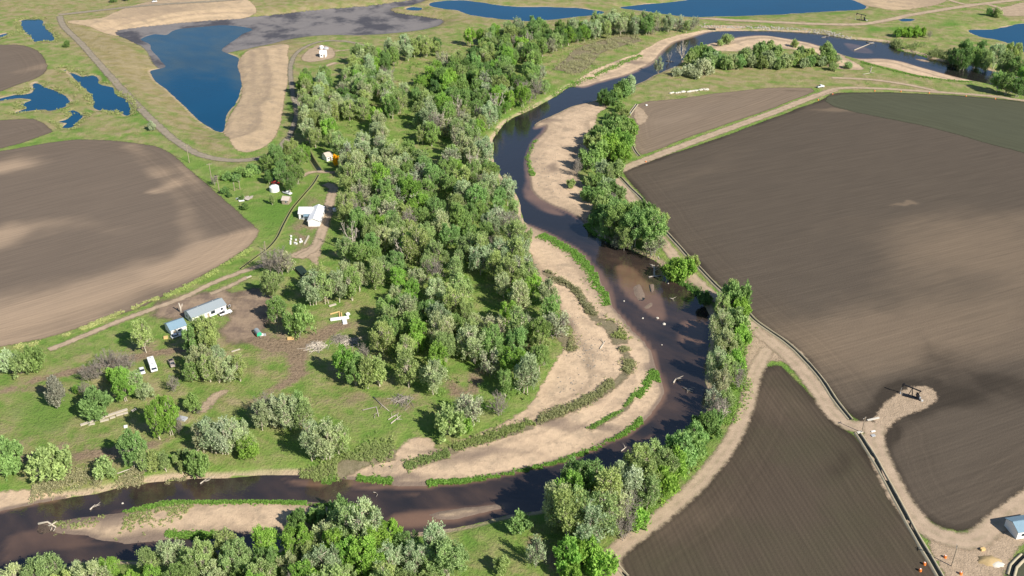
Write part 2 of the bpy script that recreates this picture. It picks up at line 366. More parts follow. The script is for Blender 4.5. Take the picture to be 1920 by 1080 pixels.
M['field_brown'] = mat_field('ploughed_soil', (.092, .074, .056), (.168, .128, .090), None, rowdir((1300,600),(1600,525)), 1.7, .08)
M['field_left'] = mat_field('dry_ploughed_soil', (.145, .114, .088), (.33, .247, .172), None, rowdir((0,640),(330,540)), 1.9, .08, .35)
M['field_tan'] = mat_field('tan_tilled_soil', (.205, .158, .115), (.29, .225, .162), None, rowdir((1210,285),(1440,205)), 2.6, .15)
M['field_rows'] = mat_field('rowed_soil', (.078, .060, .044), (.132, .100, .071), (.072, .062, .040), ROWDIR, 1.7, .2, .3)
M['field_green'] = mat_field('sprouting_soil', (.075, .079, .050), (.10, .10, .066), None, rowdir((1560,205),(1920,290)), 1.9, .08)
M['road_sand'] = mat_road('sandy_track', (.44, .335, .235), (.36, .27, .19), (.25, .215, .13))
M['road_grey'] = mat_road('grey_track', (.30, .25, .185), (.235, .20, .155), (.2, .19, .1))
M['dirt'] = mat_patch('bare_dirt', (.33, .25, .17), (.43, .325, .225), .3, 2.2)
M['dirt_dark'] = mat_patch('churned_dirt', (.17, .125, .095), (.32, .235, .16), .14, 5.0, 3.0)
M['grass_bright'] = mat_patch('bank_grass', (.09, .19, .025), (.15, .25, .05), .6, 1.2)
M['scrub_floor'] = mat_patch('scrub_floor', (.17, .15, .085), (.24, .20, .13), .5, 2.0)
M['berm'] = mat_plain('ditch_bank', (.40, .345, .235), .95, .45, .8)
M['berm_green'] = mat_plain('grassy_bank', (.20, .21, .075), .95, .5, .8)
M['ditch_water'] = mat_water('ditch_water', (.012, .014, .012), (.02, .02, .02), .1)
M['river'] = mat_water('river_water', (.0165, .0155, .0160), (.19, .112, .072), .07, .14, .45, 1.0)
M['pond'] = mat_water('pond_water', (.0, .050, .112), (.05, .08, .09), .08, .06, .25, .3)
M['bark'] = mat_plain('pale_bark', (.52, .46, .36), .9, .5, 3)
M['bark_dark'] = mat_plain('grey_bark', (.26, .23, .19), .9, .5, 3)
M['deadwood'] = mat_plain('bleached_wood', (.50, .44, .36), .9, .4, 2)
M['leaf'] = mat_leaf('leaves')
M['twig'] = mat_plain('grey_twigs', (.30, .265, .22), .95, .4, 2)
M['white'] = mat_plain('white_siding', (.78, .77, .74), .6, .18, 2)
M['white_metal'] = mat_plain('white_metal', (.8, .8, .8), .35, .1, 2)
M['roof_grey'] = mat_plain('grey_shingles', (.27, .31, .33), .8, .3, 2.5)
M['roof_blue'] = mat_plain('blue_grey_metal', (.20, .30, .37), .5, .25, 1)
M['roof_rust'] = mat_plain('weathered_roof', (.52, .45, .38), .8, .4, 1)
M['glass'] = mat_plain('dark_glass', (.02, .03, .04), .1, .1, 1, 0, .6)
M['tyre'] = mat_plain('black_rubber', (.02, .02, .02), .9, .2)
M['black_metal'] = mat_plain('black_metal', (.018, .018, .022), .6, .3)
M['steel'] = mat_plain('galvanised_steel', (.42, .43, .44), .5, .2)
M['orange'] = mat_plain('orange_plastic', (.85, .22, .04), .6, .2)
M['red'] = mat_plain('red_paint', (.5, .05, .04), .5, .2)
M['blue'] = mat_plain('blue_paint', (.05, .14, .40), .5, .2)
M['green_paint'] = mat_plain('green_paint', (.05, .42, .22), .5, .2)
M['yellow'] = mat_plain('yellow_wood', (.66, .46, .2), .7, .3)
M['straw'] = mat_plain('old_straw', (.44, .32, .16), .95, .4, 1.2)
M['car_tan'] = mat_plain('tan_paint', (.35, .29, .25), .4, .15)
M['net'] = mat_plain('black_netting', (.02, .04, .03), .9, .5, 6)
M['rubble'] = mat_plain('grey_rubble', (.40, .37, .31), .9, .45, 1.5)
M['rock'] = mat_plain('pale_rock', (.58, .54, .46), .9, .35, 2)
M['wood'] = mat_plain('weathered_wood', (.36, .29, .21), .9, .35, 2)

# ------------------------------------------------------------------ object helpers
def mesh_np(name, V, F, mat, attrs=None, smooth=False):
    V = np.asarray(V, np.float32); F = np.asarray(F, np.int32)
    me = bpy.data.meshes.new(name); k = F.shape[1]
    me.vertices.add(len(V)); me.vertices.foreach_set('co', V.ravel())
    me.loops.add(F.size); me.loops.foreach_set('vertex_index', F.ravel())
    me.polygons.add(len(F)); me.polygons.foreach_set('loop_start', np.arange(0, F.size, k, dtype=np.int32))
    if smooth: me.polygons.foreach_set('use_smooth', np.ones(len(F), bool))
    me.update(calc_edges=True)
    for a, v in (attrs or {}).items():
        at = me.attributes.new(a, 'FLOAT', 'POINT'); at.data.foreach_set('value', np.asarray(v, np.float32).ravel())
    if mat: me.materials.append(mat)
    return me
def link(name, me, parent=None, loc=None):
    o = bpy.data.objects.new(name, me); COL.objects.link(o)
    if parent: o.parent = parent
    if loc is not None: o.location = loc
    return o
def tag(o, label=None, cat=None, group=None, kind=None):
    if label: o['label'] = label
    if cat: o['category'] = cat
    if group: o['group'] = group
    if kind: o['kind'] = kind
    return o
def thing(name, label, cat, loc, rotz=0.0, group=None):
    o = bpy.data.objects.new(name, None); COL.objects.link(o); o.location = loc; o.rotation_euler = (0, 0, rotz)
    o.empty_display_size = .5
    return tag(o, label, cat, group)
class MB:
    def __init__(s): s.v = []; s.f = []
    def box(s, x0, x1, y0, y1, z0, z1):
        b = len(s.v); s.v += [(x0,y0,z0),(x1,y0,z0),(x1,y1,z0),(x0,y1,z0),(x0,y0,z1),(x1,y0,z1),(x1,y1,z1),(x0,y1,z1)]
        s.f += [tuple(b+i for i in q) for q in ((0,3,2,1),(4,5,6,7),(0,1,5,4),(1,2,6,5),(2,3,7,6),(3,0,4,7))]; return s
    def prism(s, prof, a, b, ax='x'):
        """closed profile of (u,v) swept from a to b along an axis; u is the other horizontal axis, v is up"""
        n = len(prof); k = len(s.v)
        for t in (a, b):
            for u, v in prof: s.v.append((t, u, v) if ax == 'x' else (u, t, v))
        for i in range(n): j = (i+1) % n; s.f.append((k+i, k+j, k+n+j, k+n+i))
        s.f.append(tuple(k+i for i in range(n))[::-1]); s.f.append(tuple(k+n+i for i in range(n))); return s
    def tube(s, pts, rad, n=6):
        pts = [Vector(p) for p in pts]; k0 = len(s.v)
        for i, p in enumerate(pts):
            d = (pts[min(i+1, len(pts)-1)]-pts[max(i-1, 0)]).normalized()
            u = d.cross(Vector((0, 0, 1)) if abs(d.z) < .9 else Vector((1, 0, 0))).normalized(); v = d.cross(u)
            r = rad[i] if isinstance(rad, (list, tuple)) else rad
            for j in range(n):
                a = 2*math.pi*j/n; s.v.append(tuple(p+u*(r*math.cos(a))+v*(r*math.sin(a))))
        for i in range(len(pts)-1):
            for j in range(n):
                a = k0+i*n; s.f.append((a+j, a+(j+1) % n, a+n+(j+1) % n, a+n+j))
        s.f.append(tuple(k0+j for j in range(n))[::-1]); e = k0+(len(pts)-1)*n; s.f.append(tuple(e+j for j in range(n))); return s
    def bar(s, a, b, w, h):
        a = Vector(a); b = Vector(b); d = (b-a).normalized()
        u = d.cross(Vector((0, 0, 1)) if abs(d.z) < .95 else Vector((0, 1, 0))).normalized()*w/2; v = u.cross(d).normalized()*h/2
        k = len(s.v)
        for p in (a, b): s.v += [tuple(p-u-v), tuple(p+u-v), tuple(p+u+v), tuple(p-u+v)]
        s.f += [tuple(k+i for i in q) for q in ((3,2,1,0),(4,5,6,7),(0,1,5,4),(1,2,6,5),(2,3,7,6),(3,0,4,7))]; return s
    def wheel(s, c, r, wd, ax='y', n=12):
        x, y, z = c; d = Vector((0, wd/2, 0)) if ax == 'y' else Vector((wd/2, 0, 0)); k = len(s.v)
        for sg in (-1, 1):
            for j in range(n):
                a = 2*math.pi*j/n; q = Vector((r*math.cos(a), 0, r*math.sin(a))) if ax == 'y' else Vector((0, r*math.cos(a), r*math.sin(a)))
                s.v.append(tuple(Vector(c)+q+d*sg))
        for j in range(n): s.f.append((k+j, k+(j+1) % n, k+n+(j+1) % n, k+n+j))
        s.f.append(tuple(k+j for j in range(n))[::-1]); s.f.append(tuple(k+n+j for j in range(n))); return s
    def lump(s, c, r, seed, sq=(1, 1, .7)):
        """an irregular stone"""
        R = random.Random(seed); t = (1+5**.5)/2; k = len(s.v)
        for p in ((-1,t,0),(1,t,0),(-1,-t,0),(1,-t,0),(0,-1,t),(0,1,t),(0,-1,-t),(0,1,-t),(t,0,-1),(t,0,1),(-t,0,-1),(-t,0,1)):
            q = Vector(p).normalized()*r*R.uniform(.72, 1.15); s.v.append((c[0]+q.x*sq[0], c[1]+q.y*sq[1], c[2]+q.z*sq[2]))
        s.f += [tuple(k+i for i in q) for q in ((0,11,5),(0,5,1),(0,1,7),(0,7,10),(0,10,11),(1,5,9),(5,11,4),(11,10,2),(10,7,6),(7,1,8),(3,9,4),(3,4,2),(3,2,6),(3,6,8),(3,8,9),(4,9,5),(2,4,11),(6,2,10),(8,6,7),(9,8,1))]; return s
    def mesh(s, name, mat, smooth=False, bevel=0.0):
        me = bpy.data.meshes.new(name); me.from_pydata(s.v, [], s.f); me.materials.append(mat)
        if smooth: me.polygons.foreach_set('use_smooth', np.ones(len(me.polygons), bool))
        if bevel:
            import bmesh
            b = bmesh.new(); b.from_mesh(me); bmesh.ops.bevel(b, geom=list(b.edges), offset=bevel, segments=2, affect='EDGES', clamp_overlap=True); b.to_mesh(me); b.free()
        return me
    def build(s, name, mat, parent=None, smooth=False, bevel=0.0, loc=None): return link(name, s.mesh(name, mat, smooth, bevel), parent, loc)
def struct(o): o['kind'] = 'structure'; return o

# ------------------------------------------------------------------ the ground
NXv = len(AX)
def cells(mask):
    """quads of the lattice whose four corners include one with mask True"""
    c = mask[:-1, :-1] | mask[1:, :-1] | mask[:-1, 1:] | mask[1:, 1:]
    j, i = np.nonzero(c); a = j*NXv+i
    return np.stack([a, a+1, a+NXv+1, a+NXv], 1)
def sheet(name, mask, lift, mat, attrs, z=None):
    F = cells(mask); u, inv = np.unique(F, return_inverse=True)
    zz = H.ravel()[u]+lift if z is None else np.full(len(u), z)
    V = np.stack([GX.ravel()[u], GY.ravel()[u], zz], 1)
    return struct(link(name, mesh_np(name, V, inv.reshape(F.shape), mat, {k: v.ravel()[u] for k, v in attrs.items()}, True)))
def zone(pts, soft, z=0.0):
    return sstep(-soft, soft, sdf(SPP(pts, z, 6), GX, GY, max(soft*1.5, 30)))
def blob(px, py, rx, ry=None):
    """soft spot given in picture points and metres"""
    x, y = P(px, py); ry = ry or rx
    q = (((GX+BWX-x)/rx)**2+((GY+BWY-y)/ry)**2)
    return np.exp(-q)
BWX = fbm(GX, GY, 55, 101, 5)*16+fbm(GX, GY, 14, 131, 4)*4; BWY = fbm(GX, GY, 55, 111, 5)*16+fbm(GX, GY, 14, 141, 4)*4
dry = np.full(GX.shape, .30); dirt = np.zeros(GX.shape); lush = np.zeros(GX.shape)
dry += .24*sstep(560, 800, GY)
for pts, v in (([(120,45),(200,60),(290,110),(400,235),(440,300),(380,285),(250,180),(150,90)], .42), ([(0,150),(140,130),(250,215),(330,290),(200,262),(0,230)], .25), ([(470,80),(560,80),(560,250),(440,310),(520,250)], .25),
               ([(0,0),(500,-10),(1000,-10),(1100,40),(500,40),(100,40)], .12), ([(1180,130),(1560,130),(1920,175),(1600,172),(1300,185),(1180,190)], .2),
               ([(0,690),(300,640),(700,560),(740,740),(500,840),(300,900),(0,920)], .17), ([(850,990),(1000,970),(1040,1080),(860,1090)], .1)):
    dry += v*zone(pts, 12)
for pts, v in (([(240,650),(430,600),(500,560),(520,640),(430,680),(300,720)], .35), ([(520,560),(700,560),(720,640),(650,690),(560,720),(440,700),(500,640)], .36),
               ([(0,700),(180,700),(160,730),(0,740)], .35), ([(0,790),(200,800),(330,860),(200,890),(0,900)], .42), ([(540,370),(612,372),(600,470),(540,475)], .62),
               ([(130,640),(280,640),(260,690),(100,700)], .3), ([(650,745),(830,740),(860,800),(760,830),(640,800)], .3), ([(900,540),(935,540),(930,600),(905,600)], .5),
               ([(960,1010),(1060,1040),(1060,1090),(960,1090)], .3), ([(780,700),(930,680),(920,740),(800,760)], .25), ([(590,90),(650,90),(640,130),(560,140)], .4)):
    dirt += (v+.03)*zone(pts, 7)
for ln, wd, v in (([(440,556),(470,553),(490,568),(484,590),(462,602),(440,612)], 1.3, .5), ([(452,548),(485,552),(500,570),(492,600),(470,622)], 1.3, .5), ([(60,715),(160,690),(240,672),(300,660),(350,655)], 1.6, .55), ([(545,640),(560,690),(545,715),(500,735),(470,760)], 3.0, .6), ([(480,635),(530,650),(580,640),(640,610)], 3.5, .6), ([(0,735),(60,730),(130,735)], 2, .4), ([(380,800),(330,815),(200,850),(60,860)], 3, .4), ([(540,740),(600,750),(680,745),(760,760)], 4, .4), ([(1000,1010),(1050,1050),(1060,1100)], 4, .5), ([(835,720),(880,740),(900,690)], 3, .5)):
    dirt += v*np.exp(-(linedist(smooth_line(PP(ln), 3), WX+WARPX*.4, WY, 20)/wd)**2)
for a in ((60,760,18),(580,800,14),(700,780,16),(760,140,14),(660,250,16),(520,400,18),(470,390,14),(560,345,14),(880,720,10),(800,310,10),(640,540,10),(880,1060,14),(560,520,8),(410,340,16),(400,310,20),(60,790,16),(450,740,14),(980,800,8)):
    lush += .42*blob(*a)
for ln, wd, v in (([(1360,34),(1440,32),(1540,26),(1620,22)], 6, .6), ([(1600,40),(1700,60),(1780,40),(1850,25)], 9, .5), ([(1620,60),(1720,50),(1800,45)], 7, .55), ([(1060,160),(1100,140),(1150,118),(1200,95)], 8, .6), ([(950,235),(1000,205),(1040,180)], 6, .6), ([(532,285),(548,230),(545,170),(538,100)], 4, .7), ([(100,20),(280,5),(400,-4)], 6, .5), ([(140,70),(200,150),(260,215),(330,285),(370,310)], 5, .5), ([(1575,72),(1640,82),(1700,105),(1800,130)], 8, .6), ([(490,440),(540,400),(580,350)], 12, .5), ([(1395,620),(1390,720),(1340,830),(1250,930),(1180,1000)], 5, .6)):
    lush += v*np.exp(-(linedist(smooth_line(PP(ln), 4), WX+WARPX, WY, 35)/wd)**2)*(.5+.9*vnoise(GX, GY, 12, 171))
bank = sstep(4.2, 1.2, dl)*(dl > 0)*(fbm(GX, GY, 16, 77)*.5+.72)
for z, lab, s in pond_data:
    bank = np.maximum(bank, sstep(3.2, .8, -s)*(s <= 0)*(fbm(GX, GY, 10, 78)*.7+.5)); lush += .6*sstep(9, 5, -s)*sstep(2, 4, -s)*(fbm(GX, GY, 14, 79)*.8+.5)
bank = np.maximum(bank, .7*sstep(3, .5, -sd_big)*(sd_big <= 0))
gv = np.stack([GX.ravel(), GY.ravel(), H.ravel()], 1)
ground = struct(link('ground', mesh_np('ground', gv, cells(np.ones(GX.shape, bool)), M['ground'], {'dry': dry, 'dirt': dirt, 'lush': lush, 'bank': bank}, True)))

# sand bars, island and the sides of the pit
wetn = sstep(2.6, .2, dl)
damp_sand = (blob(1030,800,12,3)+blob(1145,795,12,3)+blob(880,850,25,4)+blob(770,885,12,3)+blob(1050,590,3,8)+blob(1210,690,5,8)+blob(1040,222,18,4)+blob(1060,320,6,10)+blob(1180,112,25,6))*.75
for k, s in sand_sd.items():
    sheet('sand_bar', s > -3, .05, M['sand'], {'edge': s, 'band': BAND, 'wet': np.clip(wetn+damp_sand, 0, 1)})
for i, s in enumerate(isl_sd):
    extra = .7*sstep(-.25, .35, fbm(GX, GY, 16, 5, 5))*sstep(-70, -120, GX+25*fbm(GX, GY, 20, 15)) if i == 0 else (.35 if i == 1 else .1)
    sheet('sand_bar', s > -3.2, .05, M['sand'], {'edge': s+2.0, 'band': BAND, 'wet': np.clip(wetn*.9+extra, 0, 1)})
for pts, nm in ((PIT_SAND, 'sand_slope'), (TOP_SAND, 'sand_slope'), ([(1590,-8),(1620,8),(1660,19),(1700,20),(1760,10),(1775,-2),(1740,-12)], 'sand_slope'), ([(1320,50),(1380,49),(1400,54),(1330,57)], 'sand_bank')):
    s = sdf(SPP(pts, -1.0, 5), WX, WY); sheet(nm, s > -3, .05, M['pit_sand'], {'edge': s, 'band': vnoise(sd_big+fbm(GX, GY, 20, 9)*4, GX*.05, 5, 3)*.8+.05, 'wet': np.zeros(GX.shape)})
sheet('mud_flat', sd_mud > -3, .06, M['mud'], {'edge': sd_mud})

# water
shoal_tint = np.zeros(GX.shape)
for pts, v in (([(1150,497),(1185,500),(1220,528),(1250,565),(1250,605),(1220,595),(1185,570),(1160,540)], .75), ([(1272,600),(1325,605),(1318,655),(1268,640)], .7), ([(730,962),(850,950),(958,938),(960,952),(850,984),(735,992)], .8),
               ([(525,894),(620,907),(600,918),(540,912)], .8), ([(640,902),(745,914),(700,922),(650,914)], .9), ([(10,1002),(100,985),(185,1012),(235,1026),(150,1034),(60,1045),(0,1060)], .55), ([(170,964),(300,941),(235,960)], .8),
               ([(985,325),(1000,358),(1062,402),(1030,402),(982,372)], .7), ([(1045,452),(1100,480),(1140,520),(1160,575),(1130,545)], .75), ([(740,925),(800,920),(790,930),(740,935)], .7), ([(1265,690),(1310,690),(1300,740),(1270,735)], .35),
               ([(1210,810),(1250,815),(1240,835),(1200,830)], .6), ([(1580,80),(1620,86),(1640,100),(1600,98)], .5), ([(1740,104),(1790,116),(1780,124),(1740,112)], .6), ([(1240,560),(1290,560),(1310,590),(1250,590)], .3)):
    shoal_tint = np.maximum(shoal_tint, v*sstep(-2.5, 3, sdf(SPP(pts, ZW, 3), WX, WY)))
shoal_tint = np.maximum(shoal_tint, .8*sstep(3.5, .2, sd_water)*ss)
shoal_tint = np.maximum(shoal_tint, .37*sstep(500, 400, GY+12*fbm(GX, GY, 30, 66)))      # sandy brown painted into the lower bends, so upper bends read bluer like sky reflection
river = sheet('river', (sd_water > -2.8) & (far < .5), 0, M['river'], {'shoal_tint': shoal_tint}, z=ZW)
sh = .6*np.clip(sstep(14, 0, sd_big)*sstep(520, 560, GY)*.5+.9*sstep(640, 720, GY+6*fbm(GX, GY, 20, 8)), 0, 1)
sheet('pond', sd_big > -2.0, 0, M['pond'], {'shoal_tint': sh}, z=ZPIT)
for z, lab, s in pond_data: sheet('pond', s > -1.8, 0, M['pond'], {'shoal_tint': np.zeros(GX.shape)}, z=z)

# ploughed fields
FIELDS = [
 ('field_brown', [(1168,322),(1250,292),(1400,240),(1545,186),(1572,174),(1700,174),(1830,182),(1920,191),(2150,212),(2300,500),(2150,745),(1920,918),(1870,965),(1830,992),(1800,998),(1760,988),(1720,958),(1690,915),(1668,870),(1654,830),(1658,808),(1628,798),(1600,782),(1572,750),(1545,712),(1505,672),(1455,628),(1408,590),(1352,540),(1305,495),(1252,436),(1215,383),(1178,338)],
  [(1780,480,40,30,.6),(1850,430,30,20,.4),(1560,620,40,18,.5),(1300,300,60,20,.25),(1800,650,50,25,.35),(1200,330,20,20,.2),(1680,382,4,1.2,1.2),(1540,208,12,3,.8),(1800,870,30,20,.15),(1600,520,30,20,-.3)],
  [(1680,730,5,5,.3)]),
 ('field_tan', [(1193,196),(1272,186),(1330,177),(1440,166),(1522,165),(1528,171),(1440,206),(1300,254),(1202,290),(1188,275),(1172,242)], [(1300,225,30,12,.3)], [(1350,180,25,2,.5),(1500,168,10,3,.7)]),
 ('field_green', [(1548,190),(1578,176),(1700,175),(1830,183),(1920,192),(2150,213),(2150,345),(1920,287),(1750,240),(1600,210)], [], []),
 ('field_rows', [(1150,1040),(1190,1012),(1240,977),(1300,927),(1350,862),(1390,792),(1412,722),(1430,690),(1462,684),(1500,722),(1540,762),(1572,798),(1600,815),(1640,865),(1690,950),(1740,1040),(1765,1080),(1790,1140),(1400,1180),(1180,1160),(1163,1080)],
  [(1440,740,20,12,.5),(1330,960,20,10,.45),(1250,1010,14,8,.3),(1420,880,14,10,.2),(1600,1000,20,20,-.3),(1520,820,12,12,.2)], [(1560,860,6,20,.4),(1440,790,12,10,.2)]),
 ('field_left', [(-260,330),(0,284),(60,275),(140,262),(230,267),(290,275),(312,284),(340,305),(380,340),(420,375),(460,410),(486,434),(480,447),(455,470),(400,505),(340,540),(250,580),(150,614),(80,634),(0,648),(-260,700)],
  [(20,312,18,14,.9),(0,455,10,12,.8),(150,430,34,9,.4),(285,362,7,4,.5)], [(170,470,40,10,.05)]),
 ('field_left', [(-160,84),(0,84),(45,86),(70,96),(85,112),(88,130),(70,146),(30,160),(0,172),(-160,196)], [(60,130,10,10,.5)], [(80,110,3,8,.4)]),
 ('field_left', [(-160,230),(0,226),(60,223),(88,236),(100,248),(60,262),(0,279),(-160,300)], [], []),
 ('field_green', [(1888,1080),(1894,1062),(1912,1044),(1940,1020),(2080,960),(2080,1180),(1885,1180)], [], []),
]
for mt, pts, pale, damp in FIELDS:
    poly = smooth_line(PP(pts, 0), 8, True); s = sdf(poly, WX, WY)
    pa = np.zeros(GX.shape); da = np.zeros(GX.shape)
    for px, py, rx, ry, v in pale: pa += .85*v*blob(px, py, rx*1.25, ry*1.25)
    for px, py, rx, ry, v in damp: da += v*blob(px, py, rx, ry)
    if mt == 'field_left' and len(pale) > 1:
        for ln, wd, v in (([(245,275),(285,315),(325,348),(352,390),(368,440),(360,480)], 8, .42), ([(310,295),(345,322),(380,358)], 4, .4), ([(325,345),(280,360)], 5, .4), ([(470,440),(400,480),(330,520)], 9, .45)):
            dd = linedist(smooth_line(PP(ln), 3), GX+BWX*.3, GY+BWY*.3, 40); pa += v*np.exp(-(dd/wd)**2)*(.55+.9*vnoise(GX, GY, 22, 71))
        pa += .8*sstep(-22, 16, sdf(PP([(-300,640),(0,565),(200,525),(330,490),(470,445),(480,470),(0,700),(-300,760)]), GX+BWX*.8, GY+BWY*.6, 60))
    if mt == 'field_brown' and len(pale) > 1:
        da += .7*sstep(9, 1, -sdf(SPP([(1628,802),(1640,785),(1665,755),(1685,733),(1705,724),(1735,724),(1752,732),(1757,745),(1745,758),(1720,772),(1690,785),(1672,798),(1660,812),(1640,815)], 0, 3), WX, WY))
        da += .62*sstep(-9, 12, sdf(PP([(1695,650),(1722,622),(1790,650),(1960,712),(1960,780),(1840,770),(1770,775),(1690,765),(1645,788),(1668,720)]), GX+BWX*.2, GY+BWY*.2, 50))*(.6+.7*vnoise(GX, GY, 14, 99))
        pa += .45*sstep(-40, 30, sdf(PP([(1480,640),(1700,540),(1960,420),(1960,640),(1700,610),(1560,660)]), GX+BWX, GY+BWY, 60))
    if mt in ('field_brown', 'field_rows'): da += .6*sstep(7, 0, s)
    sheet('ploughed_field', s > -2.6, .07 if mt != 'field_green' else .13, M[mt], {'edge': s, 'pale': pa, 'damp': np.clip(da*(.6+.8*(fbm(GX, GY, 12, 61)+.5)), 0, 1)})

# dirt yards and the pump pad
DIRTS = [('dirt', 'dirt_pad', [(1628,802),(1640,785),(1665,755),(1685,733),(1705,724),(1735,724),(1752,732),(1757,745),(1745,758),(1720,772),(1690,785),(1672,798),(1660,812),(1640,815)]),
 ('dirt', 'dirt_yard', [(1750,1000),(1800,1003),(1840,995),(1890,955),(1960,900),(2020,900),(2000,970),(1925,1020),(1898,1048),(1885,1080),(1880,1160),(1800,1160),(1770,1080),(1740,1020)]),
 ('dirt', 'dirt_yard', [(1396,588),(1430,615),(1475,640),(1510,672),(1500,690),(1465,676),(1430,682),(1408,700),(1398,670),(1404,620)]),
 ('dirt_dark', 'dirt_yard', [(425,560),(470,542),(505,550),(520,575),(500,610),(480,635),(440,642),(415,630),(425,605),(432,585)]),
 ('dirt_dark', 'dirt_yard', [(300,565),(360,552),(430,545),(450,555),(430,570),(350,590),(320,600),(290,590)]),
 ('dirt', 'dirt_pad', [(566,105),(580,92),(600,84),(622,90),(628,102),(620,110),(590,116),(570,115)]),
 ('dirt', 'dirt_yard', [(1858,18),(1890,12),(1920,4),(1960,8),(1960,28),(1915,30),(1890,30),(1870,26)]),
 ('dirt', 'dirt_yard', [(538,483),(560,472),(590,458),(602,470),(597,490),(600,503),(590,500),(580,485),(560,486)]),
 ('dirt', 'dirt_yard', [(372,770),(392,745),(420,730),(432,733),(410,748),(395,765),(378,778)]),
 ('dirt', 'dirt_yard', [(1192,200),(1205,205),(1215,225),(1200,235),(1190,222)])]
for i, (mt, nm, pts) in enumerate(DIRTS):
    s = sdf(SPP(pts, 0, 3), WX, WY); sheet(nm, s > (-2.4 if mt == 'dirt' else -6), .09+.005*i, M[mt], {'edge': s})

# ------------------------------------------------------------------ tracks: ribbons that follow the ground
def ribbon(name, pts, width, mat, lift=.16, cols=7, taper=False):
    L = smooth_line(PP(pts, 0), 2.0); T = np.gradient(L, axis=0); T /= np.linalg.norm(T, axis=1)[:, None]+1e-9
    Nn = np.stack([-T[:, 1], T[:, 0]], 1); W = width/2+.8; us = np.linspace(-1, 1, cols); V = []; ac = []; ed = []
    for u in us:
        q = L+Nn*(u*W); V.append(np.stack([q[:, 0], q[:, 1], hz(q[:, 0], q[:, 1])+lift], 1)); ac.append(np.full(len(L), u*W/(width/2))); ed.append(np.minimum(np.full(len(L), width/2-abs(u)*W), np.minimum(np.arange(len(L)), np.arange(len(L))[::-1])*1.2-.6 if taper else 99.0))
    n = len(L); V = np.concatenate(V); i = np.arange(n-1); F = np.concatenate([np.stack([k*n+i, k*n+i+1, (k+1)*n+i+1, (k+1)*n+i], 1) for k in range(cols-1)])[:, ::-1]
    o = link(name, mesh_np(name, V, F, mat, {'across': np.concatenate(ac), 'edge': np.concatenate(ed)}, True))
    return struct(o)
ROADS = [('road_sand', 6.0, [(1158,322),(1200,304),(1300,266),(1440,215),(1530,180),(1566,168)]), ('road_sand', 4.0, [(1530,180),(1566,167),(1620,165),(1720,170),(1850,180),(1930,190),(2100,205)]),
 ('road_sand', 5.5, [(1160,335),(1190,382),(1232,440),(1278,500),(1318,540),(1355,570),(1400,603),(1440,640)]), ('road_sand', 6.5, [(1440,636),(1490,680),(1530,728),(1562,775),(1600,800),(1640,800)]),
 ('road_sand', 7.0, [(1640,795),(1640,830),(1662,885),(1695,945),(1735,990),(1785,1012),(1830,1012),(1880,972),(1930,935),(2050,850)]), ('road_sand', 5.6, [(1440,655),(1415,700),(1400,760),(1368,832),(1310,905),(1250,960),(1195,1002),(1158,1032),(1146,1050),(1160,1090)]),
 ('road_sand', 3.2, [(92,656),(180,620),(260,588),(340,560),(400,531),(470,505),(545,484)]), ('road_sand', 5.0, [(560,484),(590,466),(602,440),(612,405),(621,370),(624,352),(610,345)]), ('road_sand', 3.0, [(563,333),(580,324),(600,322),(628,324)]),
 ('road_grey', 5.0, [(112,30),(120,50),(150,80),(190,125),(250,190),(300,240),(340,272),(385,294),(450,302),(510,290),(540,260)]), ('road_grey', 3.4, [(540,262),(556,215),(548,170),(545,125),(560,96),(600,78),(650,78),(690,88)]), ('road_sand', 2.0, [(625,97),(650,94),(670,93)]), ('road_sand', 3.6, [(600,131),(615,123),(630,118)]),
 ('road_grey', 6.0, [(110,28),(180,20),(280,10),(400,2),(480,-4)]), ('road_sand', 6.5, [(1310,33),(1380,38),(1440,41),(1520,45),(1600,47),(1650,41),(1700,30),(1760,20),(1830,9),(1880,3),(1960,-6)]), ('road_sand', 4.0, [(1560,146),(1640,150),(1720,162),(1760,172)]), ('road_sand', 5.0, [(1780,0),(1810,8),(1850,8),(1880,18)]),
 ('road_sand', 2.0, [(786,282),(800,300),(812,325)]), ('road_sand', 1.8, [(804,365),(820,385),(838,418)]), ('road_sand', 1.6, [(670,522),(690,516),(705,514)]), ('road_sand', 2.6, [(465,520),(430,538),(395,552)])]
for i, (mt, wd, pts) in enumerate(ROADS): ribbon('dirt_track', pts, wd, M[mt], .16+.012*(i % 5))

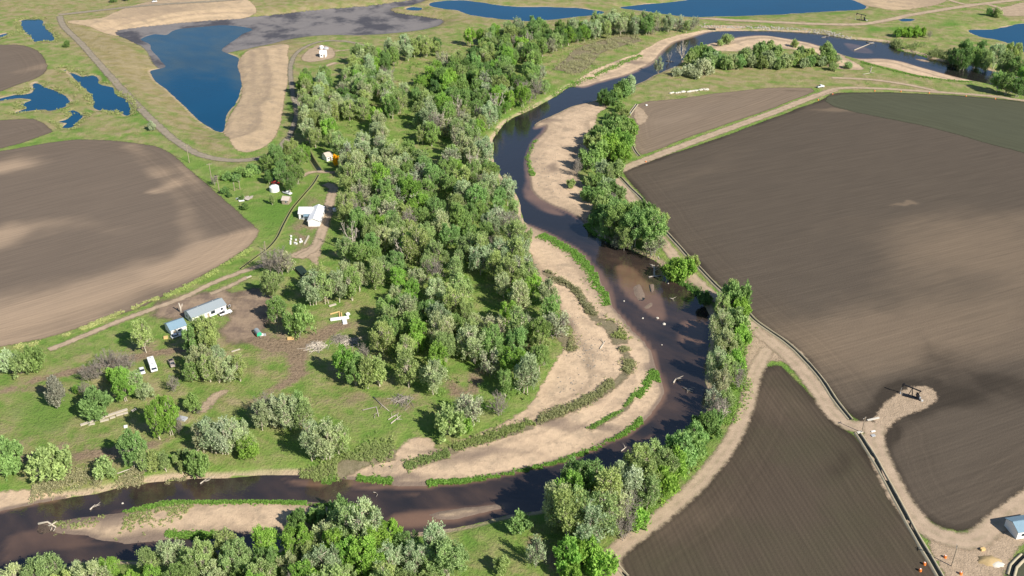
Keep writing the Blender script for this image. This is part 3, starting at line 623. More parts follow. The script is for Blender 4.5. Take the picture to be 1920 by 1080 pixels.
# irrigation ditches: two earth banks with dark water between them
def ditch(pts, label, w=1.0, bw=1.3, bh=.45, lift=.1, mat='berm'):
    L = smooth_line(PP(pts, 0), 2.5); T = np.gradient(L, axis=0); T /= np.linalg.norm(T, axis=1)[:, None]+1e-9; Nn = np.stack([-T[:, 1], T[:, 0]], 1)
    root = thing('irrigation_ditch', label, 'ditch', (L[0][0], L[0][1], float(hz(*L[0])))); o0 = np.array([L[0][0], L[0][1], float(hz(*L[0]))])
    def strip(name, prof, mat):
        n = len(L); V = []
        for u, zz in prof:
            jit = fbm(L[:, 0]+u*3, L[:, 1], 6, 5)*.18
            q = L+Nn*(u+jit*(abs(u) > .6))[:, None]; V.append(np.stack([q[:, 0], q[:, 1], hz(q[:, 0], q[:, 1])+zz+jit*.3*(zz > .2)], 1))
        V = np.concatenate(V)-o0; i = np.arange(n-1)
        F = np.concatenate([np.stack([k*n+i, k*n+i+1, (k+1)*n+i+1, (k+1)*n+i], 1) for k in range(len(prof)-1)])[:, ::-1]
        link(name, mesh_np(name, V, F, mat, {'shoal_tint': np.zeros(len(V))}, True), root)
    for s in (-1, 1):
        pr = [(s*(w/2-.05), lift+.02), (s*(w/2+.15), lift+bh), (s*(w/2+bw*.5), lift+bh*.9), (s*(w/2+bw), .0)]
        strip('bank', pr if s > 0 else pr[::-1], M[mat])
    strip('water', [(-w/2, lift+.06), (w/2, lift+.06)], M['ditch_water'])
    return root
ditch([(1160,330),(1180,352),(1210,382),(1232,418),(1262,452),(1300,493),(1345,540),(1395,582),(1420,606),(1470,640),(1505,672),(1540,712),(1565,750),(1595,788)], 'long irrigation ditch curving between the river road and the big brown field', 1.0, .9, .4, .16)
ditch([(1608,812),(1640,862),(1680,935),(1715,1000),(1745,1050),(1765,1085)], 'straight irrigation ditch between the rowed field and the sandy road', 1.1, .95, .4, .16)
ditch([(597,328),(586,346),(566,370),(548,392),(532,420),(518,448),(500,468),(478,484),(450,505)], 'narrow farm ditch running past the white house', .7, .8, .25, .08, 'berm_green')
ditch([(571,270),(580,290),(592,310),(600,321)], 'short dark ditch stub above the curved sandy path', 2.6, .9, .25, .08, 'berm_green')
ditch([(1150,1040),(1158,1062),(1175,1082)], 'short furrow ditch at the rowed field corner', .8, .7, .3, .1)
ditch([(1194,196),(1180,215),(1168,236)], 'thin ditch along the west end of the tan field', .8, .8, .3, .12)
ditch([(1182,262),(1190,282),(1199,293)], 'thin ditch stub meeting the sandy field road', .8, .8, .3, .12)
ditch([(1895,1080),(1900,1062),(1920,1042)], 'curved ditch round the green corner plot', 1.0, 1.0, .4, .14)

# ------------------------------------------------------------------ trees and shrubs
def leaf_arrays(C, D, T, size, R, elong=1.5):
    """one small quad per leaf spray: centres C, growth directions D, tones T"""
    n = len(C); a = D+R.normal(0, .55, (n, 3)); a /= np.linalg.norm(a, axis=1)[:, None]+1e-9
    b = R.normal(0, 1, (n, 3)); b -= a*(a*b).sum(1)[:, None]; b /= np.linalg.norm(b, axis=1)[:, None]+1e-9
    s = size*R.uniform(.6, 1.35, n)[:, None]; a = a*s*elong*.5; b = b*s*.5
    V = np.stack([C-a, C-b*.9, C+a, C+b*.9], 1).reshape(-1, 3)
    return V, np.arange(4*n).reshape(n, 4), np.repeat(T, 4)
def tube_np(pts, rad, n):
    pts = np.asarray(pts, float); d = np.gradient(pts, axis=0); d /= np.linalg.norm(d, axis=1)[:, None]+1e-9
    ref = np.where(np.abs(d[:, 2:3]) < .9, np.array([[0, 0, 1.]]), np.array([[1., 0, 0]])); u = np.cross(d, ref); u /= np.linalg.norm(u, axis=1)[:, None]+1e-9; v = np.cross(d, u)
    a = np.arange(n)*2*math.pi/n; r = np.asarray(rad)[:, None, None]
    V = (pts[:, None]+r*(u[:, None]*np.cos(a)[None, :, None]+v[:, None]*np.sin(a)[None, :, None])).reshape(-1, 3)
    i = np.arange(len(pts)-1)[:, None]; j = np.arange(n)[None]; F = np.stack([i*n+j, i*n+(j+1) % n, (i+1)*n+(j+1) % n, (i+1)*n+j], -1).reshape(-1, 4)
    return V, F
def joinm(parts):
    V = []; F = []; k = 0
    for v, f in parts: V.append(v); F.append(f+k); k += len(v)
    return np.concatenate(V), np.concatenate(F)
def make_tree(kind, seed, Ht, Rr, fork=.2, lobes=10, clumps=20, per=22, leaf=.55, stems=1, twigr=.05, bark='bark', bottom=.13, spread=.95, elong=1.6, lobe_r=.36, trunk_r=.3, open_=.9):
    R = np.random.default_rng(seed); parts = []; C = []; D = []; T = []
    cz = Ht*(bottom+1)/2; rz = Ht*(1-bottom)/2
    forks = []
    for s in range(stems):
        a = R.uniform(0, 6.28); off = np.array([math.cos(a), math.sin(a), 0])*(0 if stems == 1 else R.uniform(.3, Rr*.3))
        lean = np.array([R.normal(0, .08), R.normal(0, .08), 1])*Ht*fork
        forks.append((off, off+lean))
        tr = trunk_r*(1 if stems == 1 else .6)
        parts.append(tube_np([off-[0, 0, .4], off+lean*.35, off+lean], [tr*1.35, tr, tr*.85], 7))
    for l in range(lobes):
        # lobe centres spread over the crown, unequal in size and height
        ang = l*2.4+R.uniform(-.5, .5); hh = (l+.5)/lobes*1.8-.85+R.normal(0, .16); hh = np.clip(hh, -.85, 1.05)
        rr = math.sqrt(max(0, 1-(hh*.92)**2))*R.uniform(.42, 1.0)*spread
        c = np.array([math.cos(ang)*rr*Rr, math.sin(ang)*rr*Rr, cz+hh*rz*.72]); lr = lobe_r*Rr*R.uniform(.65, 1.35)*(1.15 if hh < -.2 else 1)
        f0 = forks[l % len(forks)]; b0 = f0[0]+(f0[1]-f0[0])*R.uniform(.75, 1)
        mid = b0*.55+c*.45+np.array([0, 0, -.04*Ht]); r0 = trunk_r*R.uniform(.45, .65)
        limb = np.array([b0, mid, c]); tt = np.linspace(0, 1, 6)[:, None]
        curve = (1-tt)**2*limb[0]+2*tt*(1-tt)*limb[1]+tt*tt*limb[2]; curve[1:-1] += R.normal(0, .15, (4, 3))
        parts.append(tube_np(curve, np.linspace(r0, max(.06, twigr*1.4), 6), 5))
        tone = R.uniform(.15, .85)
        for k in range(clumps):
            d = R.normal(0, 1, 3); d[2] = d[2]*.8+.35; d /= np.linalg.norm(d)
            p = c+d*lr*np.array([1, 1, 1.45])*R.uniform(.5, 1.2)
            s0 = curve[R.integers(3, 6)]; m = (s0+p)/2+R.normal(0, .15, 3)-[0, 0, .1]
            parts.append(tube_np([s0, m, p], [twigr*1.2, twigr, twigr*.5], 3))
            if per:
                n = max(3, int(per*R.uniform(.6, 1.3))); o = R.normal(0, 1, (n, 3))*np.array([.58, .58, .92])*max(.55, lr*.32)*open_
                gd = d*.5+np.array([0, 0, .8]); C.append(p+o); D.append(np.repeat(gd[None], n, 0)); T.append(np.clip(tone+R.normal(0, .22, n), 0, 1))
            elif kind != 'stub':
                for q in range(5):
                    e = p+(d*.6+[0, 0, .6]+R.normal(0, .5, 3))*lr*.4; parts.append(tube_np([p, (p+e)/2+R.normal(0, .08, 3), e], [twigr*.7, twigr*.55, twigr*.3], 3))
    V, F = joinm(parts); tm = mesh_np('trunk', V, F, M[bark], None, True); cm = None
    if per:
        V, F, t = leaf_arrays(np.concatenate(C), np.concatenate(D), np.concatenate(T), leaf, R, elong)
        cm = mesh_np('crown', V, F, M['leaf'], {'tone': t})
    return tm, cm, Ht
PROTO = {
 'green': [make_tree('g', 100+i, 16, [5.0, 5.7, 4.7, 5.4, 5.1, 4.4, 5.8][i], .2, [12, 16, 13, 17, 14, 12, 18][i], 20, 42, .37, [1, 2, 1, 2, 3, 1, 2][i], .05, lobe_r=[.33, .3, .34, .29, .31, .36, .28][i]) for i in range(7)],
 'pale': [make_tree('p', 200+i, 16, [4.8, 5.4, 4.6, 5.1, 4.2, 5.7][i], .22, [12, 15, 13, 15, 12, 17][i], 22, 20, .38, [1, 2, 2, 1, 2, 3][i], .11, open_=1.05, elong=2.0, lobe_r=[.33, .3, .34, .3, .36, .28][i]) for i in range(6)],
 'bare': [make_tree('b', 300+i, 13, [4.2, 4.8, 4.0][i], .15, [9, 11, 10][i], 16, 0, .5, [3, 4, 2][i], .07, 'twig', .15, trunk_r=.2) for i in range(3)],
 'budding': [make_tree('u', 340+i, 12, [4.4, 4.9][i], .12, 11, 22, 6, .42, 4, .08, 'twig', .1, trunk_r=.2) for i in range(2)],
 'poplar': [make_tree('o', 400+i, 14, [2.7, 3.1][i], .12, 12, 18, 24, .55, 1, .04, 'bark', .1, spread=.75, lobe_r=.5) for i in range(2)],
 'willow': [make_tree('w', 500+i, 9, [4.2, 4.6, 3.9][i], .12, [11, 13, 10][i], 18, 22, .5, 5, .045, 'bark_dark', .06, elong=2.0, trunk_r=.16) for i in range(3)],
 'shrub': [make_tree('s', 600+i, 4, [2.3, 2.6, 2.1][i], .08, [7, 9, 6][i], 14, 18, .36, 4, .03, 'bark_dark', .03, elong=1.8, trunk_r=.07, lobe_r=.42) for i in range(3)],
 'juniper': [make_tree('j', 700, 12, 2.6, .06, 16, 20, 20, .42, 1, .04, 'bark_dark', .03, spread=.7, lobe_r=.5, elong=2.2)],
 'dead': [make_tree('d', 800+i, 13, 4.0, .3, 6, 6, 0, .5, 1, .08, 'deadwood', .3, trunk_r=.32) for i in range(2)],
}
COLR = {'green': (.295, .445, .150), 'bright': (.30, .495, .10), 'pale': (.44, .525, .295), 'dark': (.19, .32, .10), 'olive': (.375, .48, .19), 'grey': (.47, .52, .34), 'juniper': (.33, .34, .28), 'yellow': (.85, .55, .02)}
NAMES = {'green': ('broadleaf_tree', 'tree'), 'pale': ('cottonwood_tree', 'tree'), 'bare': ('bare_tree', 'tree'), 'budding': ('budding_tree', 'tree'), 'poplar': ('poplar_tree', 'tree'), 'willow': ('willow_bush', 'bush'), 'shrub': ('shrub', 'shrub'), 'juniper': ('juniper_tree', 'tree'), 'dead': ('dead_tree', 'tree')}
ADJ = {('green', 'green'): 'full leafy green tree', ('green', 'bright'): 'vivid green tree', ('green', 'dark'): 'dark green tree', ('green', 'olive'): 'olive green tree', ('pale', 'pale'): 'pale half-leafed cottonwood',
       ('pale', 'olive'): 'sparse olive cottonwood', ('pale', 'grey'): 'greyish thin-leafed cottonwood', ('bare', 'grey'): 'bare grey multi-stemmed tree', ('budding', 'grey'): 'grey budding tree with thin leaves', ('budding', 'pale'): 'pale budding tree with fine branches'}
TREES = []; BIGZ = set()
def plant(kind, x, y, ht, col='green', where='', label=None, group=None, squash=1.0):
    tm, cm, H0 = PROTO[kind][RND.randrange(len(PROTO[kind]))]
    nm, cat = NAMES[kind]; z = float(hz(x, y))
    lab = label or (ADJ.get((kind, col), {'green': col+' green tree', 'pale': col+' sparse cottonwood', 'poplar': col+' narrow upright poplar', 'willow': col+' rounded willow bush', 'shrub': 'low '+col+' shrub', 'bare': 'bare grey twiggy tree', 'dead': 'bleached dead tree with bare limbs'}.get(kind, col+' '+cat))+' '+where)
    if not label and kind in ('green', 'pale', 'bare', 'budding', 'willow') and where in BIGZ:
        lab = ('tall ' if ht > 14.5 else 'low ' if ht < 12 else 'mid-sized ')+lab
    s = ht/H0; sx = s*squash*RND.uniform(.92, 1.1)
    r = thing(nm, lab, cat, (x, y, z-.05), RND.uniform(0, 6.28), group if group else (None if label else 'plants '+where if where else lab))
    r.scale = (sx, sx*RND.uniform(.93, 1.07), s)
    link('trunk', tm, r)
    if cm:
        c = link('crown', cm, r); b = COLR[col]; f = RND.uniform(.86, 1.16); h = RND.uniform(-.07, .07)
        c.color = (b[0]*f*(1+h), b[1]*f, b[2]*f*(1-h), 1)
    TREES.append((x, y, ht*.35*squash))
    return r
def at(kind, px, py, ht, col='green', where='', label=None, squash=1.0):
    x, y, z = G(px, py); return plant(kind, x, y, ht, col, where, label, None, squash)

Y1 = 'in the farm meadow left of the wood'
# single trees of the meadow
at('pale', 272, 660, 15, 'olive', label='spreading green tree with pale forked trunks beside the camper van')
at('green', 392, 664, 17, 'olive', label='broad leafy tree overhanging the long white home'); at('green', 372, 668, 15, 'green', label='leafy tree between the blue roofed shed and the long home')
at('willow', 22, 698, 9, 'pale', label='pale rounded bush at the end of the sandy farm track'); at('willow', 66, 694, 9.5, 'green', label='green rounded bush at the end of the sandy farm track'); at('willow', 45, 700, 8, 'olive', label='olive bush wedged between two bushes at the track end')
for a, b, hh in ((185,712,8.5),(205,694,9),(228,700,9),(243,694,8),(168,716,7.5)): at('bare', a, b, hh, 'grey', 'in the tangled clump beside the camper van', squash=1.25)
at('green', 236, 752, 13, 'bright', label='bright green tree beside the clump of bare thicket'); at('pale', 262, 745, 11, 'olive', label='light olive tree next to the bright green one near the thicket'); at('willow', 183, 783, 10.5, 'green', label='dense round green bush above the long white planks')
at('willow', 273, 748, 6, 'pale', label='small grey-green bush by the bare soil below the van'); at('willow', 215, 715, 6, 'bright', label='green bush poking out of the bare thicket')
at('bare', 163, 746, 7, 'grey', label='small bare grey bush by the dark little pit'); at('juniper', 111, 762, 12.5, 'juniper', label='grey conical conifer standing alone in the meadow'); at('shrub', 147, 737, 3, 'bright', label='low bright shrub by the small bare grey bush')
at('green', 300, 824, 16, 'bright', label='tall vivid green tree with dense upright crown', squash=.75); at('green', 322, 816, 17, 'bright', label='second tall vivid green tree in the dense pair', squash=.75); at('bare', 338, 815, 9, 'grey', label='bare grey tree against the vivid green pair', squash=.7)
at('green', 255, 878, 15.5, 'green', label='full rounded green tree near the river bank pale logs', squash=.8); at('poplar', 274, 884, 10, 'olive', where='on the bank above the river'); at('poplar', 292, 884, 9, 'olive', 'on the bank above the river'); at('poplar', 312, 884, 8, 'olive', 'on the bank above the river')
for a, b, hh in ((340,862,5),(352,868,6),(342,886,5),(330,870,4)): at('poplar', a, b, hh, 'olive', 'as a thin sapling on the bank')
at('willow', 372, 888, 8, 'green', label='round grey-green bush on the bank beside the big pale cottonwoods'); at('willow', 20, 884, 11, 'green', label='green bush at the meadow edge beside the sandy shore'); at('willow', 101, 896, 11, 'olive', label='light olive bush on the slope above the sandy shore'); at('shrub', 196, 893, 6, 'olive', label='small olive shrub on the bank scrub')
at('bare', 328, 735, 7.5, 'grey', label='bare grey bush on reddish soil'); at('willow', 362, 772, 7, 'green', label='small green bush beside the sandy scar'); at('bare', 372, 776, 4, 'grey', label='small bare bush at the sandy scar')
for a, b, hh, c in ((362,716,9,'green'),(380,700,13,'pale'),(395,716,12,'olive'),(412,717,12,'pale'),(432,715,11,'pale'),(450,714,11,'olive'),(410,690,10,'pale')): at('pale', a, b, hh, c, 'in the small grove below the long white home')
for a, b, hh, c in ((400,850,15,'pale'),(425,852,14,'grey'),(446,846,13,'pale'),(468,852,9,'olive'),(385,846,12,'grey'),(495,806,12,'pale'),(545,805,15,'pale'),(572,808,14,'olive'),(525,800,13,'grey'),(560,790,13,'green'),(590,860,14,'pale'),(615,862,15,'pale'),(635,852,12,'olive'),(605,845,12,'green')): at('pale', a, b, hh, c, 'in the clumps on the open bank above the river')
at('bare', 505, 790, 12, 'grey', label='bare grey tree inside the clump on the open bank'); at('willow', 468, 856, 7, 'bright', label='bright bush at the foot of the pale bank cottonwoods')
at('green', 513, 560, 14, 'olive', label='green tree at the edge of the churned yard'); at('green', 520, 602, 12, 'green', label='fresh green tree beside the tyre tracks of the yard'); at('willow', 562, 630, 13, 'green', label='leafy rounded tree casting shade on a pale pallet', squash=.85)
at('bare', 505, 514, 13, 'grey', label='large bare grey tree beside the farm track fork'); at('bare', 525, 514, 13, 'grey', label='bare grey tree next to the netted garden bed'); at('budding', 540, 510, 10, 'grey', label='thin budding tree at the farm track fork')
for a, b, hh, c in ((590,572,15,'pale'),(612,570,16,'olive'),(637,566,16,'pale'),(660,562,15,'green'),(600,548,14,'olive'),(675,545,14,'pale'),(650,540,13,'pale')): at('pale', a, b, hh, c, 'in the grove behind the pale lumber pile')
at('green', 650, 712, 15, 'bright', label='bright round tree at the tip of the wood by the brush piles'); at('green', 668, 722, 13, 'green', label='green tree behind the bright round one at the wood tip'); at('poplar', 690, 728, 14, 'olive', 'at the wood tip'); at('poplar', 712, 724, 13, 'olive', 'at the wood tip')
at('bare', 683, 690, 11, 'grey', label='bare grey tree leaning by the wood tip')
at('willow', 845, 815, 10, 'olive', label='olive bush at the sandy corner of the bend', squash=1.1); at('budding', 885, 790, 12, 'grey', label='whitish twiggy tree near the lower end of the wood'); at('budding', 868, 794, 10, 'pale', label='pale twiggy tree near the lower end of the wood'); at('willow', 870, 810, 6, 'bright', label='bright bush below the whitish twiggy tree'); at('bare', 938, 778, 9, 'grey', label='bare grey tree at the lower end of the wood')
# farmstead
for a, b, hh, c in ((500,325,11,'green'),(520,312,13,'green'),(540,335,14,'green'),(562,318,13,'green'),(548,302,13,'olive'),(572,305,11,'bright'),(545,362,12,'dark'),(530,345,13,'green'),(560,345,11,'green'),(505,345,8,'dark')): at('green', a, b, hh, c, 'sheltering the cluttered farmstead')
at('poplar', 511, 384, 6, 'olive', label='small slim tree on the farmstead lawn'); at('bare', 403, 348, 6, 'grey', label='bare dark bush at the utility poles')
for a, b, hh in ((415,335,3.5),(428,338,4),(442,340,3.5),(452,328,4),(466,332,4),(478,326,4.5),(470,322,4)): at('shrub', a, b, hh, 'green', 'in the hedge along the farmstead field edge')
for a, b, hh in ((423,362,3),(430,370,2.5),(460,392,3),(455,375,2.5)): at('shrub', a, b, hh, 'dark', 'on the farmstead lawn')
at('willow', 632, 312, 7, 'yellow', label='yellow flowering bush beside the little grey barn', squash=.7)
at('willow', 285, 244, 5, 'grey', label='lone grey-green bush beside the grey track'); at('shrub', 126, 88, 4, 'dark', label='dark shrub by the ditch between two ponds')
for a, b in ((212,5),(238,2)): at('shrub', a, b, 4, 'dark', 'on the far road verge')
# right bank
RB = 'on the field side bank of the river'
for a, b, hh, c in ((1135,447,14,'green'),(1160,452,18,'green'),(1188,462,20,'green'),(1222,466,20,'green'),(1205,440,18,'dark'),(1170,470,13,'olive'),(1232,445,15,'olive'),(1150,430,15,'green'),(1178,440,17,'green')): at('green', a, b, hh, c, 'in the big clump where the field corner meets the river')
at('budding', 1225, 478, 11, 'pale', label='pale thin tree at the foot of the big river clump'); at('budding', 1157, 465, 7, 'grey', label='grey twiggy bush on the water edge of the big river clump')
for a, b, hh, c in ((1105,318,11,'green'),(1122,305,13,'green'),(1142,300,14,'bright'),(1160,292,14,'bright'),(1170,275,13,'green'),(1135,282,13,'green'),(1152,268,13,'green'),(1115,290,12,'olive'),(1165,305,10,'bright'),(1120,270,10,'dark')): at('willow', a, b, hh, c, 'in the dense green thicket beside the east sand bar')
at('pale', 1128, 345, 14, 'pale', label='silvery cottonwood below the dense green thicket'); at('pale', 1142, 348, 11, 'olive', label='olive cottonwood beside the silvery one'); at('bare', 1082, 330, 10, 'grey', label='bare dark tree on the edge of the east sand bar'); at('willow', 1070, 352, 5, 'olive', label='small olive bush alone on the east sand bar')
for a, b, hh, c in ((1100,375,7,'green'),(1118,380,8,'green'),(1132,372,8,'olive'),(1148,368,7,'dark'),(1125,395,7,'olive'),(1145,392,7,'green'),(1112,420,5,'green'),(1130,410,8,'dark')): at('willow', a, b, hh, c, 'along the bank above the big river clump')
for a, b, hh, c in ((1162,210,6,'green'),(1172,222,6,'olive'),(1168,245,8,'green'),(1180,255,9,'bright'),(1150,235,7,'dark'),(1155,330,9,'olive'),(1118,352,8,'green'),(1140,362,8,'pale'),(1160,372,6,'olive'),(1105,352,6,'olive'),(1165,400,7,'green'),(1150,412,9,'green'),(1185,415,9,'olive'),(1205,425,10,'green')): at('willow', a, b, hh, c, 'in the ragged strip between the east sand bar and the fields', squash=1.1)
at('bare', 1148, 385, 7, 'grey', label='bare grey bush along the sandy field road')
for a, b, hh, c in ((1132,197,9,'dark'),(1145,198,9,'dark'),(1154,190,8,'green'),(1170,182,10,'green'),(1178,176,12,'pale'),(1160,183,9,'dark'),(1138,224,4,'dark')): at('willow', a, b, hh, c, 'on the bank above the east sand bar')
at('dead', 1277, 119, 16, 'grey', label='bleached dead tree standing at the water edge of the wooded spit'); at('dead', 1253, 120, 9, 'grey', label='white dead tree standing in the blue water'); at('budding', 1233, 138, 12, 'pale', label='thin whitish tree alone on the spit shore', squash=.7)
WI = 'in the row on the wooded spit'
for i in range(24):
    px = 1294+i*11.2; at('willow', px, 127+RND.uniform(-5, 4), RND.uniform(7, 10.5), ('olive', 'pale', 'green')[(i*7) % 3], WI, squash=1.05)
for px, py, hh in ((1300,112,11),(1315,108,12),(1330,112,11),(1345,115,10),(1400,112,10),(1425,106,13),(1440,104,13),(1455,108,12),(1500,110,10),(1515,112,11),(1548,110,13),(1556,114,9),(1568,118,7)): at('willow', px, py, hh*.78, ('olive', 'pale', 'green')[(px//5) % 3], WI, squash=1.1)
for px, py, hh in ((1305,148,6),(1290,142,7),(1268,142,5),(1320,140,9),(1364,82,6),(1350,86,4),(1490,88,5),(1590,128,4),(1560,132,5)): at('shrub', px, py, hh, 'grey' if px < 1340 else 'olive', 'scattered round the wooded spit')
at('willow', 1262, 524, 9, 'bright', label='bright green bush standing over the white dead snag'); at('willow', 1282, 522, 10, 'bright', label='bright green bush on the narrow bank by the field road'); at('willow', 1295, 508, 8, 'olive', label='light olive bush touching the field ditch')
at('willow', 1320, 575, 7, 'dark', label='dark low bush drooping over the river shadows')
for a, b, hh, c, k in ((1352,600,13,'olive','pale'),(1375,590,14,'green','willow'),(1368,572,13,'olive','pale'),(1386,606,11,'bright','willow'),(1350,640,14,'pale','pale'),(1374,636,13,'olive','willow'),(1388,655,10,'bright','willow'),(1358,672,14,'pale','pale'),(1342,708,13,'pale','pale'),(1364,718,12,'olive','pale'),(1348,745,13,'grey','pale'),(1374,700,9,'bright','willow'),(1335,772,10,'grey','budding'),(1360,768,8,'olive','willow'),(1338,802,7,'green','willow'),(1372,665,9,'green','willow')): at(k, a, b, hh, c, 'in the tree line shading the outer bend', squash=.82)
at('bare', 1382, 728, 10, 'grey', label='bare pale tree at the field edge of the outer bend'); at('bare', 1345, 785, 9, 'grey', label='bare twiggy tree above the bank at the outer bend'); at('dead', 1350, 795, 10, 'grey', label='white barked dead tree on the grassy outer bend')
for a, b, hh, c, k in ((1300,840,9,'green','willow'),(1318,822,9,'dark','willow'),(1275,872,11,'green','willow'),(1290,865,10,'green','willow'),(1262,890,10,'bright','willow'),(1240,905,14,'olive','green'),(1222,895,15,'olive','pale'),(1195,905,16,'olive','pale'),(1205,935,16,'olive','green'),(1235,935,11,'bright','willow'),(1180,950,16,'grey','pale'),(1160,935,14,'pale','pale'),(1140,965,17,'olive','pale'),(1110,940,16,'green','pale'),(1085,935,16,'green','green'),(1070,965,17,'bright','pale'),(1045,985,17,'pale','pale'),(1065,1005,18,'olive','green'),(1090,1000,18,'olive','pale'),(1105,1025,17,'pale','pale'),(1130,1010,16,'olive','pale'),(1150,990,14,'pale','pale'),(1215,955,13,'olive','pale')): at(k, a, b, hh, c, 'in the grove at the lower field corner')
for a, b, hh in ((1165,1000,12),(1178,985,11),(1170,1012,9)): at('bare', a, b, hh, 'grey', 'on the dusty edge of the lower field corner')
at('willow', 1065, 1062, 9, 'bright', label='vivid bush below the lower field corner grove'); at('willow', 1085, 1055, 8, 'bright', label='second vivid bush below the lower field corner grove'); at('willow', 1105, 1050, 8, 'bright', label='vivid bush at the foot of the field corner cottonwoods'); at('shrub', 1195, 985, 6, 'bright', label='bright grassy shrub on the dusty field edge'); at('shrub', 1130, 1080, 7, 'bright', label='bright shrub at the end of the rowed field')
at('budding', 1003, 1062, 11, 'pale', label='small whitish tree alone on the lower meadow', squash=.7); at('willow', 940, 1072, 6, 'olive', label='small olive bush alone on the lower meadow'); at('willow', 975, 1000, 7, 'green', label='leafy bush on the lower meadow by the water', squash=1.2); at('willow', 1075, 1095, 7, 'bright', label='bush half cut off below the vivid bushes')
# top right bank
for a, b, hh, c in ((1785,122,14,'dark'),(1800,135,17,'dark'),(1822,130,17,'green'),(1842,138,17,'olive'),(1862,128,18,'pale'),(1880,140,18,'olive'),(1898,150,17,'green'),(1915,160,14,'bright'),(1805,112,15,'green'),(1835,115,15,'dark'),(1885,178,15,'green'),(1905,182,13,'dark'),(1868,172,13,'green'),(1930,175,14,'green'),(1895,120,16,'olive')): at('green', a, b, hh, c, 'in the grove beside the far blue gravel pond')
for a, b, hh in ((1682,70,6),(1692,69,7),(1704,70,7.5),(1716,70,7.5),(1728,68,7)): at('willow', a, b, hh, 'bright', 'in the clump above the far river bank')
at('shrub', 1868, 32, 6, 'olive', label='olive shrub by the far sandy junction'); at('shrub', 1855, 30, 5, 'dark', label='dark shrub by the far sandy junction'); at('bare', 1742, 72, 6, 'grey', label='bare bush by the far river clump')

# the dense wood inside the bend, and the wood at the foot of the picture
WOOD = [(562,205),(575,165),(620,150),(650,128),(705,112),(790,95),(850,90),(900,78),(960,68),(1040,62),(1120,60),(1200,54),(1300,55),(1305,62),(1230,66),(1150,72),(1070,85),(1045,130),(1020,150),(1035,172),(995,196),(955,215),(928,240),(916,270),(915,300),(930,335),(955,362),(985,405),(965,425),(980,455),(992,500),(1010,545),(1040,580),(1052,610),(1040,650),(1015,700),(995,750),(955,778),(930,770),(905,740),(860,730),(830,770),(790,752),(760,735),(730,700),(705,650),(715,610),(735,570),(690,545),(700,520),(640,510),(625,480),(628,440),(640,400),(632,370),(625,345),(645,315),(620,280),(590,285),(570,270),(560,240)]
CLEAR = [[(596,330),(650,345),(642,400),(634,470),(590,470)], [(745,120),(815,112),(820,125),(790,150),(745,165),(735,145)], [(625,232),(685,232),(700,268),(640,272)], [(725,235),(775,230),(790,275),(735,275)], [(782,275),(835,280),(840,320),(810,325),(790,300)], [(800,365),(820,362),(850,415),(835,420)], [(845,695),(905,690),(915,735),(850,740)], [(905,540),(930,540),(935,600),(905,600)], [(830,90),(900,88),(900,104),(830,104)], [(690,190),(720,188),(725,215),(690,215)], [(1010,120),(1060,95),(1060,140),(1030,165)], [(620,115),(665,105),(660,140),(620,145)], [(870,530),(895,520),(900,560),(880,570)], [(755,200),(780,200),(780,225),(755,225)]]
LOW = [(250,1085),(330,1072),(420,1050),(480,1035),(560,1032),(640,1025),(740,1022),(840,1052),(866,1085),(860,1150),(700,1160),(300,1160),(60,1150),(-40,1120),(40,1108),(140,1100)]
CLEAR = [[(a, b+(20 if b > sum(q[1] for q in c)/len(c) else 0)) for a, b in c] for c in CLEAR]
def fill(poly, clear, dmin, dmax, seed):
    R = random.Random(seed); pl = PP(poly, 0); cl = [PP(c, 0) for c in clear]; x0, y0 = pl.min(0); x1, y1 = pl.max(0); out = []
    cand = np.array([(R.uniform(x0, x1), R.uniform(y0, y1)) for _ in range(9000)])
    ok = sdf(pl, cand[:, 0], cand[:, 1], 30) > 0
    for c in cl: ok &= sdf(c, cand[:, 0], cand[:, 1], 30) < -1.0
    ok &= sd_at(cand) < -3
    for x, y in cand[ok]:
        d = R.uniform(dmin, dmax)*(.86+.55*float(vnoise(np.array([x]), np.array([y]), 26, 44)[0])**2)
        if all((x-a)**2+(y-b)**2 > d*d for a, b in out) and all((x-a)**2+(y-b)**2 > (d*.55+r*.5)**2 for a, b, r in TREES): out.append((x, y))
    return out
def sd_at(c):
    i = np.clip(np.searchsorted(AX, c[:, 0]), 0, len(AX)-1); j = np.clip(np.searchsorted(AY, c[:, 1]), 0, len(AY)-1); return sd_water[j, i]
spots = fill(WOOD, CLEAR, 5.6, 8.6, 3); WOODP = PP(WOOD, 0)
NW = len(spots)
for x, y in spots:
    q = float(vnoise(np.array([x]), np.array([y]), 40, 5)[0])+RND.uniform(-.35, .35); u = RND.random()
    edge = float(sdf(WOODP, np.array([x]), np.array([y]), 60)[0]); rs = float(sd_at(np.array([[x, y]]))[0])
    if y > 680: wh = 'in the wood by the blue lakes'
    elif rs > -22: wh = 'at the river edge of the wood'
    elif edge < 7: wh = 'on the meadow edge of the wood' if y < 500 else 'on the track side edge of the wood'
    elif y > 560: wh = 'in the wood beside the pit'
    elif y > 455: wh = 'inside the wood behind the farmstead'
    elif y > 385: wh = 'inside the wood behind the white house'
    else: wh = 'inside the wood behind the lumber pile'
    BIGZ.add(wh)
    if u < .06: plant('bare', x, y, RND.uniform(9, 14), 'grey', wh)
    elif u < .14: plant('budding', x, y, RND.uniform(10, 14), 'grey', wh)
    elif u < .165: plant('dead', x, y, RND.uniform(12, 17), 'grey', wh)
    elif q < .52: plant('green', x, y, RND.triangular(8.5, 17.5, 13.4), RND.choice(['green', 'green', 'olive', 'dark' if y > 560 else 'green', 'bright']), wh)
    else: plant('pale', x, y, RND.triangular(9.5, 18.5, 14.3), RND.choice(['pale', 'olive', 'olive', 'pale']), wh)
low = fill(LOW, [], 5.6, 8.0, 8)
